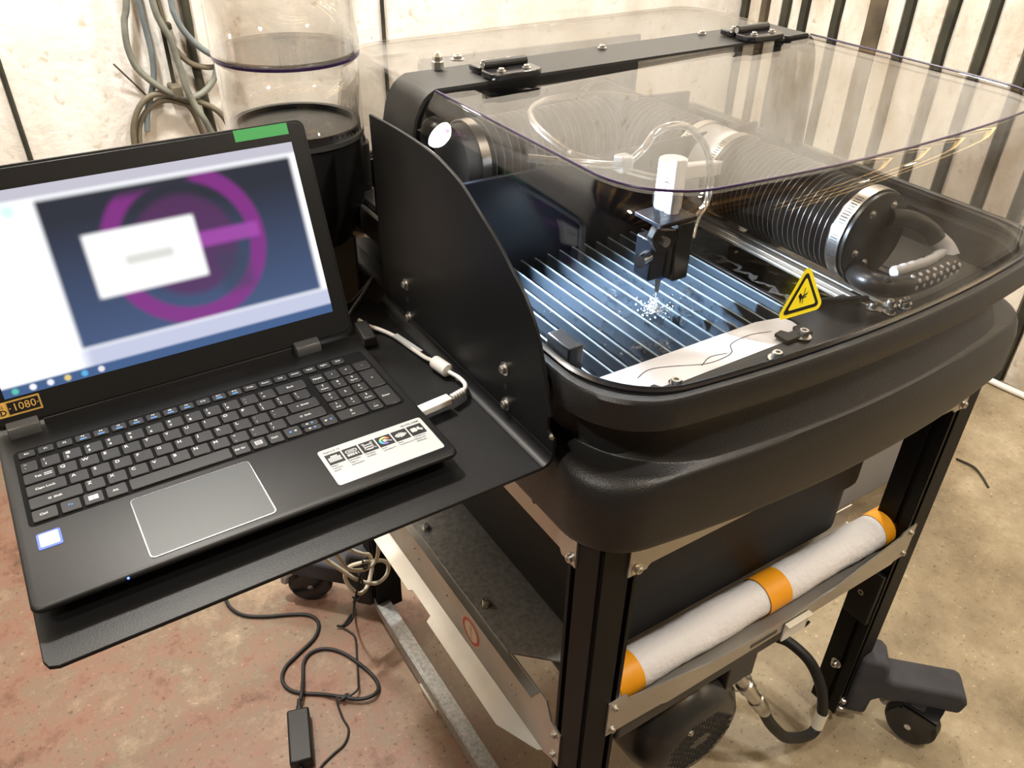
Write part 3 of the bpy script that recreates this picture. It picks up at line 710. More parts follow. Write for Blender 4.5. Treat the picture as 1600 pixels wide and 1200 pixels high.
# upper plates
def plate_front(zt, zb, y, name='plate'):
    return B().prism([(0.457, zt), (1.079, zt), (1.079, zb-.004), (1.052, zb-.004), (1.050, zb), (1.046, zb+.003), (0.490, zb+.003), (0.486, zb), (0.484, zb-.004), (0.457, zb-.004)], XZ, y-0.0025, y)
plate_front(-0.094, -0.148, 0.460).done('front_plate', 'alu', st, smooth=False)
plate_front(-0.094, -0.148, YR+0.0025).done('rear_plate', 'alu', st, smooth=False)
def plate_side(x0, x1):
    return B().prism([(0.500, -0.094), (1.160, -0.094), (1.160, -0.152), (1.135, -0.152), (1.130, -0.145), (0.530, -0.145), (0.526, -0.152), (0.500, -0.152)], YZ, x0, x1)
plate_side(0.4155, 0.418).done('side_plate', 'alu', st, smooth=False)
plate_side(1.118, 1.1205).done('side_plate', 'alu', st, smooth=False)
for x in (0.469, 1.068):
    for z in (-0.108, -0.143): bolt(st, (x, 0.4575, z), (0, -1, 0), scale=1.15)
for z in (-0.106, -0.142): bolt(st, (0.4155, 0.508, z), (-1, 0, 0), scale=1.15)
B().cyl((0.4152, 0.585, -0.118), (0.4165, 0.585, -0.118), 0.0032, 12).done('plate_hole', 'matt_black', st)
# front tray that holds the roll
lip = [(0.457, -0.385), (0.485, -0.385), (0.490, -0.395), (0.494, -0.3965), (0.640, -0.429), (0.768, -0.438), (0.900, -0.429), (1.043, -0.3965), (1.048, -0.390), (1.079, -0.385), (1.079, -0.453), (1.050, -0.453), (1.045, -0.458), (0.565, -0.461), (0.552, -0.456), (0.490, -0.453), (0.457, -0.453)]
tr = B().prism(lip, XZ, 0.4575, 0.460).done('front_tray', 'alu', st, smooth=False)
B().box(0.480, 1.056, 0.460, 0.560, -0.4525, -0.450).done('tray_floor', 'alu', tr, smooth=False)
B().box(0.480, 1.056, 0.558, 0.560, -0.450, -0.412).done('tray_back', 'alu', tr, smooth=False)
B().box(0.790, 0.842, 0.4535, 0.4565, -0.480, -0.444).done('tray_tab', 'white', tr, smooth=False, bevel=0.0008)
B().box(0.790, 0.842, 0.447, 0.4565, -0.444, -0.4415).done('tab_fold', 'cream', tr, smooth=False, bevel=0.0006)
B().box(0.722, 0.776, 0.4565, 0.458, -0.452, -0.446).done('tray_slot', 'dark_grey', tr, smooth=False)
for x in (0.467, 1.069):
    for z in (-0.399, -0.445): bolt(tr, (x, 0.4575, z), (0, -1, 0), scale=0.9)
# side tray at the laptop side
sd = B().prism([(0.500, -0.476), (0.522, -0.470), (0.535, -0.440), (1.160, -0.440), (1.160, -0.559), (0.535, -0.559), (0.515, -0.548), (0.500, -0.548)], YZ, 0.4155, 0.418).done('side_tray', 'alu', st, smooth=False)
lf = B()
lf.face([(0.4160, 0.535, -0.557), (0.4160, 1.140, -0.557), (0.388, 1.140, -0.566), (0.388, 0.905, -0.566), (0.394, 0.900, -0.564), (0.394, 0.835, -0.564), (0.384, 0.830, -0.567), (0.384, 0.610, -0.567), (0.410, 0.540, -0.559)])
lf.done('lower_flange', 'alu', sd, smooth=False, solid=0.002)
B().box(0.400, 0.414, 0.55, 1.14, -0.4405, -0.4385).done('upper_flange', 'alu', sd, smooth=False)
B().prism([(0.412, 0.625), (0.480, 0.560), (0.700, 0.560), (0.700, 1.130), (0.412, 1.130)], XY, -0.4385, -0.4355).done('metal_deck', 'galv', st, smooth=False)
bolt(st, (0.430, 0.716, -0.4355), (0, 0, 1), big=True, scale=1.0); bolt(st, (0.428, 0.905, -0.4355), (0, 0, 1), big=True, scale=0.9)
for z in (-0.487, -0.532): bolt(sd, (0.4155, 0.511, z), (-1, 0, 0), scale=1.0)
for y, z in ((0.93, -0.500), (0.915, -0.512), (0.62, -0.505), (0.61, -0.516), (0.815, -0.505)): bolt(sd, (0.4155, y, z), (-1, 0, 0), scale=0.45)
stk = B(); n = 32
def disc(r0, r1, x):
    b = B()
    a = [b.bm.verts.new((x, 0.738+r1*math.cos(2*math.pi*k/n), -0.5135+r1*math.sin(2*math.pi*k/n))) for k in range(n)]
    if r0 == 0: b.bm.faces.new(a)
    else:
        c = [b.bm.verts.new((x, 0.738+r0*math.cos(2*math.pi*k/n), -0.5135+r0*math.sin(2*math.pi*k/n))) for k in range(n)]
        for k in range(n): b.bm.faces.new((a[k], a[(k+1) % n], c[(k+1) % n], c[k]))
    return b
rs = disc(0, 0.0275, 0.4152).done('round_sticker', 'red_dim', sd, smooth=False)
disc(0.0195, 0.0252, 0.4149).done('red_ring', 'red', rs, smooth=False)
b = B()
for k in range(-3, 4): b.face([(0.4149, 0.7375+dy, -0.5135+k*.0050+dz) for dy, dz in ((-.0012, -.0016), (.0014, -.0012), (.0010, .0016), (-.0014, .0012))])
b.done('sticker_symbol', 'red', rs, smooth=False)
# low rail near the floor
lr = B().prism([(0.515, -0.80), (0.60, -0.862), (1.145, -0.862), (1.158, -0.852), (1.158, -0.882), (1.02, -0.897), (0.60, -0.897), (0.515, -0.882)], YZ, 0.4155, 0.418).done('low_rail', 'galv', st, smooth=False)
B().box(0.4125, 0.4155, 0.875, 0.945, -0.902, -0.892).done('rail_tab', 'cream', lr, smooth=False)
B().prism([(0.50, -0.80), (0.60, -0.862), (1.145, -0.862), (1.145, -0.860), (0.60, -0.860), (0.50, -0.797)], YZ, 0.418, 0.445).done('rail_fold', 'galv', lr, smooth=False)
# feet, casters
def foot(px, py, dx, dy):
    """foam block that wraps the post foot with an arm out over the wheel; (dx, dy) points out"""
    d = Vector((dx, dy, 0)).normalized(); s_ = Vector((-d.y, d.x, 0)); o = Vector((px, py, 0))
    P = [(-0.006, -0.880), (0.034, -0.880), (0.036, -0.838), (0.048, -0.828), (0.190, -0.828), (0.196, -0.80), (0.190, -0.783), (0.178, -0.776), (0.062, -0.776), (0.050, -0.770), (0.046, -0.742), (0.036, -0.730), (0.010, -0.728), (-0.006, -0.730)]
    f = B().prism(P, lambda a, z, h: o+d*a+s_*h+Vector((0, 0, z)), -0.032, 0.032).done('foam_foot', 'foam', st, bevel=0.008, seg=3)
    w = o+d*(0.118 if dx > 0 and dy < 0 else 0.150)+s_*(-0.030 if dx > 0 and dy < 0 else 0); z0 = ZF; q_ = 1.18
    ax = (s_*0.75+d*0.45).normalized() if dx > 0 else (s_*0.8-d*0.3).normalized(); fwd = Vector((-ax.y, ax.x, 0))*(-1 if dx > 0 and dy < 0 else 1)
    c = w+Vector((0, 0, z0+0.0405*q_)); 
    ca = B().lathe(c-ax*0.016, ax, [(0, .032*q_), (.002, .038*q_), (.005, .0405*q_), (.027, .0405*q_), (.030, .038*q_), (.032, .032*q_)], 32).done('caster', 'rubber', st)
    B().lathe(c-ax*0.022, ax, [(0, .034*q_), (.0015, .0355*q_), (.004, .0355*q_)], 32).done('wheel_disc', 'gloss_black', ca)
    B().lathe(c+ax*0.018, ax, [(0, .0355*q_), (.0025, .0355*q_), (.004, .034*q_)], 32).done('wheel_disc', 'gloss_black', ca)
    B().lathe(c-ax*0.0245, ax, [(0, .0062), (.049, .0062)], 16).done('axle', 'chrome', ca)
    fk = B()
    for s in (-1, 1):
        fk.prism([(-0.010, -0.008), (0.012, -0.010), (0.040, 0.030), (0.040, 0.046), (-0.022, 0.046), (-0.020, 0.030)], lambda a, z, h, s=s: c+fwd*a+Vector((0, 0, z))+ax*(s*0.0225+h), -0.0015, 0.0015)
    fk.prism([(-0.022, 0.043), (0.040, 0.043), (0.040, 0.046), (-0.022, 0.046)], lambda a, z, h: c+fwd*a+Vector((0, 0, z))+ax*h, -0.024, 0.024)
    fk.done('fork', 'gloss_black', ca, smooth=False)
    B().tube([c-fwd*0.030+Vector((0, 0, 0.034)), c-fwd*0.050+Vector((0, 0, 0.022)), c-fwd*0.054+Vector((0, 0, 0.004))], 0.012, 8, 4).done('brake_pedal', 'galv', ca)
foot(1.106, 0.473, 1, -1); foot(0.430, 0.473, -1, -1); foot(0.430, 1.187, -1, 1); foot(1.106, 1.187, 1, 1)
for z in (-0.868, -0.845): bolt(st, (1.070, 0.4595, z), (0, -1, 0), big=True, scale=0.9)
for z in (-0.56, -0.76): bolt(st, (1.0595, 0.49, z), (-1, 0, 0), big=True, scale=1.1)
B().box(1.050, 1.0600, 0.462, 0.512, -0.62, -0.50).done('post_bracket', 'black', st, bevel=0.002)

# ================================================================== PUMP under the tray
pm = thing('pump_motor', 'black domed pump motor with a slotted grille hung beneath the front tray', 'motor', (0.74, 0.7, -0.75))
B().box(0.490, 0.855, 0.470, 0.95, -0.512, -0.4535).done('pump_housing', 'dark_grey', pm, bevel=0.006)
AX, AZ = 0.665, -0.640
B().lathe((AX, 0.95, AZ), (0, -1, 0), [(0, .105), (.38, .105), (.44, .103), (.468, .094), (.484, .080), (.490, .066), (.490, .0)], 56, caps=False).done('motor_cap', 'motor', pm, angle=60)
gs = B()
for r_ in range(-9, 10):
    for c_ in range(-5, 6):
        x, z = c_*0.0145+(0.007 if r_ % 2 else 0), r_*0.0075
        if math.hypot(x, z) < 0.060 and not (abs(x) < 0.016 and abs(z) < 0.014):
            gs.box(AX+x-.0055, AX+x+.0055, 0.4592, 0.4605, AZ+z-.0022, AZ+z+.0022)
gs.done('grille_slots', 'matt_black', pm, smooth=False, kind='stuff')
bolt(pm, (AX-.03, 0.4598, AZ+.045), (0, -1, 0), scale=0.8)
B().box(0.715, 0.775, 0.475, 0.530, -0.570, -0.512).done('socket_block', 'dark_grey', pm, bevel=0.003)
c0, c1_ = Vector((0.752, 0.490, -0.566)), Vector((0.827, 0.465, -0.699))
cn = B().lathe(c0, c1_-c0, [(0, .015), (.010, .015), (.011, .011), (.040, .011), (.042, .0145), (.062, .0145), (.064, .012), (.100, .0115), (.102, .0135), (.132, .0135), (.135, .0110), (.153, .0105)], 24).done('connector', 'steel', pm)
B().tube([(0.822, 0.467, -0.690), (0.840, 0.461, -0.730), (0.861, 0.455, -0.765), (0.890, 0.451, -0.805), (0.922, 0.450, -0.834), (0.955, 0.449, -0.857), (0.984, 0.450, -0.868), (0.999, 0.452, -0.852), (1.001, 0.455, -0.823), (0.996, 0.470, -0.766), (0.986, 0.500, -0.719), (0.972, 0.540, -0.699), (0.955, 0.580, -0.695), (0.93, 0.66, -0.64), (0.90, 0.72, -0.50)], 0.0100, 14, 8).done('motor_cable', 'rubber', pm)
B().cyl((0.9945, 0.4515, -0.860), (1.0015, 0.4545, -0.826), 0.0112, 16).done('cable_band', 'cream', pm)
B().tube([(0.70, 0.90, -0.52), (0.90, 0.80, -0.50), (1.02, 0.70, -0.60), (1.045, 0.60, -0.68), (1.04, 0.54, -0.60), (1.045, 0.53, -0.48)], 0.014, 12, 8).done('drain_hose', 'rubber', pm)
B().tube([(0.80, 0.86, -0.50), (0.95, 0.74, -0.55), (1.00, 0.66, -0.70), (1.035, 0.60, -0.72)], 0.012, 12, 8).done('drain_hose', 'rubber', pm)
B().tube([(0.86, 0.90, -0.55), (0.98, 0.78, -0.66), (1.05, 0.66, -0.72), (1.075, 0.60, -0.69), (1.078, 0.56, -0.62), (1.06, 0.555, -0.50)], 0.016, 12, 8).done('drain_hose', 'rubber', pm)
B().tube([(1.030, 0.555, -0.655), (1.015, 0.55, -0.672), (1.02, 0.552, -0.695), (1.04, 0.556, -0.70)], 0.003, 8, 8).done('cable_tie', 'rubber', pm)
B().tube([(0.775, 0.50, -0.640), (0.790, 0.50, -0.655), (0.815, 0.50, -0.648), (0.810, 0.505, -0.625)], 0.0022, 8, 6).done('clip_wire', 'steel', pm)

# ================================================================== ROLL on the tray
ro = thing('foam_wrap_roll', 'white rolled foam wrap bound with orange tape lying in the front tray', 'roll', (0.79, 0.503, -0.45))
b = B()
pr = []
for k in range(61):
    h = 0.600*k/60; pr.append((h, 0.0285+0.0009*math.sin(h*40)+random.uniform(-.0005, .0005)))
pr = [(0, .012)]+pr+[(0.600, .014)]
b.lathe((0.486, 0.503, -0.419), (1, 0, 0), pr, 30).done('foam_wrap', 'roll', ro, angle=60)
for x0, x1, z0 in ((0.492, 0.534, 0), (0.773, 0.818, 0), (1.036, 1.082, 0)):
    B().lathe((x0, 0.503, -0.419), (1, 0, 0), [(0, .0295), (0.0, .0300), (x1-x0, .0298), (x1-x0, .0292)], 30, caps=False).done('tape_band', 'orange', ro)

# ================================================================== SHELF
sh = thing('laptop_shelf', 'bent black steel shelf bolted beside the cutter with a tall curved side plate', 'shelf', (0.15, 0.7, -0.004))
xs = 0.388
b = B()
cross = [(-0.080, 0.0), (-0.080, -0.004), (0.372, -0.004)]
# flat part with rounded outer corners
flat_out = [(-0.080+0.010, 0.5165)]+[(0.376, 0.5175)]+[(0.376, 0.925)]+[(-0.080, 0.925), (-0.080, 0.5265), (-0.0771, 0.5195)]
b.prism(flat_out, XY, -0.004, 0.0)
# bend
rg = []
for y in (0.5175, 0.60, 0.75, 0.91):
    ring = []
    for k in range(7): a = R(-90+90*k/6); ring.append((0.376+0.012*math.cos(a), y, 0.012+0.012*math.sin(a)))
    for k in range(6, -1, -1): a = R(-90+90*k/6); ring.append((0.376+0.016*math.cos(a), y, 0.012+0.016*math.sin(a)))
    rg.append(ring)
b.loft(rg, cap0=True, cap1=True)
pl = [(0.5175, 0.012), (0.5175, 0.032), (0.5285, 0.036), (0.5290, 0.050), (0.5225, 0.056), (0.535, 0.088), (0.554, 0.135), (0.578, 0.165), (0.598, 0.179), (0.619, 0.194), (0.640, 0.206), (0.668, 0.220), (0.696, 0.234), (0.726, 0.2425), (0.757, 0.2475), (0.806, 0.2495), (0.860, 0.2490), (0.915, 0.2465), (0.91, 0.012)]
crv = [pl[4]]+[(p.x, p.y) for p in smooth_path([(a, c, 0) for a, c in pl[4:18]], 3)][1:]
pl2 = pl[:4]+crv+[pl[18]]
b.prism(pl2, YZ, xs, xs+0.004)
b.done('bent_plate', 'shelf', sh, bevel=0.0008, angle=30)
for y, z in ((0.839, 0.057), (0.835, 0.012), (0.609, 0.063), (0.605, 0.020)):
    bolt(sh, (xs, y, z), (-1, 0, 0), scale=1.1)
for y, z in ((0.838, 0.036), (0.607, 0.041)):
    B().cyl((xs-0.0003, y, z), (xs+0.001, y, z), 0.0034, 14).done('bolt_hole', 'matt_black', sh)
bolt(sh, (xs, 0.520, 0.033), (-1, 0, 0), scale=0.55)
B().box(0.30, 0.41, 0.70, 0.72, -0.030, -0.004).done('shelf_bracket', 'shelf', sh)
B().box(0.30, 0.41, 0.86, 0.88, -0.030, -0.004).done('shelf_bracket', 'shelf', sh)

# ================================================================== SHEET METAL being cut
sm = thing('white_sheet', 'glossy white sheet with curved cut lines clamped on the slatted bed', 'sheet', (0.60, 0.53, 0.052))
pts = [(0.470, 0.555), (0.700, 0.553), (0.735, 0.545), (0.742, 0.520), (0.735, 0.498), (0.480, 0.498)]
B().prism(pts, XY, 0.0515, 0.0545).done('sheet_blank', 'sheet', sm, smooth=False, bevel=0.0004)
for path in ([(0.505, 0.533, 0), (0.525, 0.539, 0), (0.548, 0.533, 0), (0.585, 0.517, 0), (0.610, 0.515, 0), (0.628, 0.519, 0), (0.640, 0.532, 0), (0.672, 0.535, 0), (0.700, 0.528, 0)],
             [(0.488, 0.500, 0), (0.494, 0.510, 0), (0.510, 0.515, 0)], [(0.58, 0.516, 0), (0.600, 0.524, 0), (0.622, 0.520, 0)]):
    P = smooth_path(path, 6); b = B(); pv = None
    for k, p in enumerate(P):
        t = (P[min(k+1, len(P)-1)]-P[max(k-1, 0)]).normalized(); nrm = Vector((-t.y, t.x, 0))*0.0006
        cur = (b.bm.verts.new((p.x+nrm.x, p.y+nrm.y, 0.0547)), b.bm.verts.new((p.x-nrm.x, p.y-nrm.y, 0.0547)))
        if pv: b.bm.faces.new((pv[0], cur[0], cur[1], pv[1]))
        pv = cur
    b.done('cut_line', 'ink_grey', sm, smooth=False)

# ================================================================== LAPTOP
LX, LY = -0.0780, 0.5570
lp = thing('laptop', 'open black laptop with a lit screen resting on the bent steel shelf', 'laptop', (LX+0.191, LY+0.128, 0.003))
ZD = 0.0235
def D(x, y, z=ZD): return (LX+x, LY+y, z)
bd = B().loft([[(LX+x, LY+y, z) for x, y in rrect(i, 0.382-i, i, 0.258-i, 0.008, 5)] for i, z in ((.022, .0055), (.014, .008), (.0035, .0165), (.0006, .0185), (0, .0205), (.0008, .0228), (.0025, ZD))], cap0=True, cap1=True).done('base', 'lap', lp, angle=50)
for x in (0.03, 0.352):
    for y in (0.03, 0.23): B().box(LX+x-.012, LX+x+.012, LY+y-.004, LY+y+.004, 0.0, 0.0062).done('rubber_foot', 'rubber', lp, bevel=0.001)
B().prism([D(x, y)[:2] for x, y in rrect(0.0115, 0.3735, 0.1015, 0.2195, 0.005, 4)], XY, ZD-.001, ZD+.00035).done('keyboard_well', 'well', lp, smooth=False)
KEYS = []
def key(x0, x1, yc, h, cap, sub=None, kind='char'): KEYS.append((x0, x1, yc, h, cap, sub, kind))
PT = 0.0192; G = 0.0022; H = 0.0163
y5, y4, y3, y2, y1, y0 = 0.1120, 0.1310, 0.1500, 0.1690, 0.1880, 0.2095
fn = ['Esc']+['F%d' % k for k in range(1, 13)]+['PrtSc', 'Pause', 'Del', 'Home', 'PgUp', 'PgDn', 'End']
for k, f in enumerate(fn):
    x0 = 0.0155 if k == 0 else 0.0325+0.01676*(k-1)
    x1 = 0.0305 if k == 0 else x0+0.0146
    key(x0, x1, y0, 0.0105, f, 'blue' if 3 <= k <= 12 and k != 10 else None, 'fn')
key(0.0155, 0.0300, y1, H, '~', '`')
for k, (a, c) in enumerate(zip('!@#$%^&*()_+', '1234567890-=')): key(0.0325+PT*k, 0.0325+PT*(k+1)-G, y1, H, a, c)
key(0.0325+PT*12, 0.2945, y1, H, 'Back', None, 'wide')
key(0.0155, 0.0423, y2, H, 'Tab', None, 'wide')
for k, a in enumerate('QWERTYUIOP'): key(0.0445+PT*k, 0.0445+PT*(k+1)-G, y2, H, a)
for k, (a, c) in enumerate((('{', '['), ('}', ']'), ('|', '\\'))): key(0.0445+PT*(10+k), min(0.2945, 0.0445+PT*(11+k)-G), y2, H, a, c)
key(0.0155, 0.0493, y3, H, 'Caps Lock', None, 'wide')
for k, a in enumerate('ASDFGHJKL'): key(0.0515+PT*k, 0.0515+PT*(k+1)-G, y3, H, a)
for k, (a, c) in enumerate(((':', ';'), ('"', "'"))): key(0.0515+PT*(9+k), 0.0515+PT*(10+k)-G, y3, H, a, c)
key(0.0515+PT*11, 0.2945, y3, H, '\u2190 Enter', None, 'wide')
key(0.0155, 0.0600, y4, H, '\u21e7 Shift', None, 'wide')
for k, a in enumerate('ZXCVBNM'): key(0.0622+PT*k, 0.0622+PT*(k+1)-G, y4, H, a)
for k, (a, c) in enumerate((('<', ','), ('>', '.'), ('?', '/'))): key(0.0622+PT*(7+k), 0.0622+PT*(8+k)-G, y4, H, a, c)
key(0.0622+PT*10, 0.2945, y4, H, '\u21e7 Shift', None, 'wide')
for x0, x1, c, kd in ((.0155, .0365, 'Ctrl', 'wide'), (.0387, .0555, 'Fn', 'bluetext'), (.0577, .0745, '', 'win'), (.0767, .0950, 'Alt', 'wide'), (.0972, .1905, '', 'wide'),
                      (.1927, .2085, 'Alt Gr', 'wide'), (.2107, .2255, '', 'menu'), (.2277, .2425, 'Ctrl', 'wide'), (.2447, .2610, '', 'la'), (.2835, .2990, '', 'ra')):
    key(x0, x1, y5, H, c, None, kd)
key(.2632, .2813, y5+.0043, .0076, '', None, 'ua'); key(.2632, .2813, y5-.0043, .0076, '', None, 'da')
npx = (.3012, .3182, .3352, .3522); NW = 0.0150
for r_, row in ((y1, ('Num', '/', '*', '-')), (y2, ('7', '8', '9', None)), (y3, ('4', '5', '6', None)), (y4, ('1', '2', '3', None))):
    for k, c in enumerate(row):
        if c: key(npx[k], npx[k]+NW+(.003 if k == 3 else 0), r_, H, c, {'7': 'Home', '9': 'Pg Up', '1': 'End', '3': 'Pg Dn', '2': '\u2193', '4': '\u2190', '6': '\u2192', '8': '\u2191'}.get(c), 'num')
key(npx[3], npx[3]+NW+.003, (y2+y3)/2, H+.019, '+', None, 'num'); key(npx[3], npx[3]+NW+.003, (y4+y5)/2, H+.019, 'Enter', None, 'wide')
key(npx[0], npx[1]+NW, y5, H, '0', 'Ins', 'num'); key(npx[2], npx[2]+NW, y5, H, '.', 'Del', 'num')
KM = {}
ZK = ZD+0.0022
for x0, x1, yc, h, cap, sub, kind in KEYS:
    w = round(x1-x0, 4); kk = (w, h)
    if kk not in KM:
        b = B(); rr = min(.0016, h*.2)
        b.loft([[(x, y, z) for x, y in rrect(-w/2+i, w/2-i, -h/2+i, h/2-i, rr, 2)] for i, z in ((0, ZD), (.0001, ZK-.0006), (.0006, ZK))], cap1=True)
        KM[kk] = proto(b, 'key', 'key', angle=30)
    xc = (x0+x1)/2
    k = place(KM[kk], (LX+xc, LY+yc, 0), lp)
    off = k.location.copy()
    def leg(s, size, x, y, m_='legend', al='LEFT', bold=0.012, sp=1.0):
        o = text_obj(s, size, m_, None, D(x, y, ZK+.0002), name='legend', align=al, bold=bold, spacing=sp)
        off_ = lp.location+k.location
        for v in o.data.vertices: v.co -= off_
        o.parent = k
        return o
    def shape(polys, m_='legend'):
        b = B()
        for p in polys: b.face([(LX+x, LY+y, ZK+.0002) for x, y in p])
        off_ = lp.location+k.location
        for v in b.bm.verts: v.co -= off_
        o = b.done('legend', m_, None, smooth=False); o.parent = k
    if kind == 'fn':
        leg(cap, 0.0034, xc, yc+(.0016 if sub else 0), al='CENTER')
        if sub: shape([rrect(xc-.0032, xc+.0032, yc-.0036, yc-.0017, .0006, 2)], 'legend_blue')
    elif kind == 'wide':
        if cap: leg(cap, 0.0040, xc-.001, yc, al='CENTER')
        if cap == 'Tab':
            shape([[(xc+.004, yc+.0012), (xc+.011, yc+.0012), (xc+.011, yc+.0020), (xc+.004, yc+.0020)], [(xc+.004, yc-.0014), (xc+.011, yc-.0014), (xc+.011, yc-.0006), (xc+.004, yc-.0006)]])
    elif kind == 'bluetext': leg(cap, 0.0044, xc, yc+.0005, 'legend_blue', 'CENTER')
    elif kind == 'win':
        shape([[(xc-.0042+dx, yc-.0030+dy), (xc-.0042+dx+.0039, yc-.0030+dy), (xc-.0042+dx+.0039, yc-.0030+dy+.0029), (xc-.0042+dx, yc-.0030+dy+.0029)] for dx in (0, .0043) for dy in (0, .0033)])
    elif kind == 'menu':
        shape([[(xc-.003, yc+.0025+o_), (xc+.003, yc+.0025+o_), (xc+.003, yc+.0032+o_), (xc-.003, yc+.0032+o_)] for o_ in (0, -.0018, -.0036, -.0054)]+[[(xc-.0035, yc-.0029), (xc-.003, yc-.0029), (xc-.003, yc+.0032), (xc-.0035, yc+.0032)], [(xc+.003, yc-.0029), (xc+.0035, yc-.0029), (xc+.0035, yc+.0032), (xc+.003, yc+.0032)]])
    elif kind in ('la', 'ra', 'ua', 'da'):
        q = .0016
        T = {'la': [(.004, -q), (.004, q), (.0012, 0)], 'ra': [(-.004, -q), (-.004, q), (-.0012, 0)], 'ua': [(-.0042, -.0010), (-.0012, -.0010), (-.0027, .0014)], 'da': [(-.0042, .0010), (-.0012, .0010), (-.0027, -.0014)]}[kind]
        shape([[(xc+a, yc+c) for a, c in T]])
        dx = -.0022 if kind == 'la' else .0026
        shape([[(xc+dx+.0013*math.cos(t*.7854), yc+.0013*math.sin(t*.7854)) for t in range(8)]], 'legend_blue')
    elif kind == 'num':
        leg(cap, 0.0048, xc, yc+(.0028 if sub else 0), al='CENTER')
        if sub: leg(sub, 0.0032, xc, yc-.0032, al='CENTER')
    else:
        if sub:
            leg(cap, 0.0046, x0+.0028, yc+.0038); leg(sub, 0.0050, x0+.0030, yc-.0032)
        else: leg(cap, 0.0056, x0+.0026, yc+.0032)
# touchpad
tp = B().prism([D(x, y)[:2] for x, y in rrect(0.0930, 0.2005, 0.0105, 0.0925, 0.004, 5)], XY, ZD-.001, ZD+.0004).done('touchpad', 'pad', lp, smooth=False)
o_ = rrect(0.0924, 0.2011, 0.0099, 0.0931, 0.0045, 5); i_ = rrect(0.0932, 0.2003, 0.0107, 0.0923, 0.0038, 5)
B().loft([[D(x, y, ZD+.0001) for x, y in o_], [D(x, y, ZD+.0007) for x, y in o_], [D(x, y, ZD+.0007) for x, y in i_], [D(x, y, ZD+.0001) for x, y in i_]]).done('touchpad_edge', 'chrome', tp)
# blue framed processor sticker
s1 = B().prism([D(x, y)[:2] for x, y in rrect(0.0150, 0.0340, 0.0680, 0.0895, 0.002, 3)], XY, ZD, ZD+.0004).done('blue_sticker', 'blue', lp, smooth=False)
B().prism([D(x, y)[:2] for x, y in rrect(0.0168, 0.0322, 0.0705, 0.0877, 0.0016, 3)], XY, ZD+.0003, ZD+.0006).done('sticker_field', 'paper', s1, smooth=False)
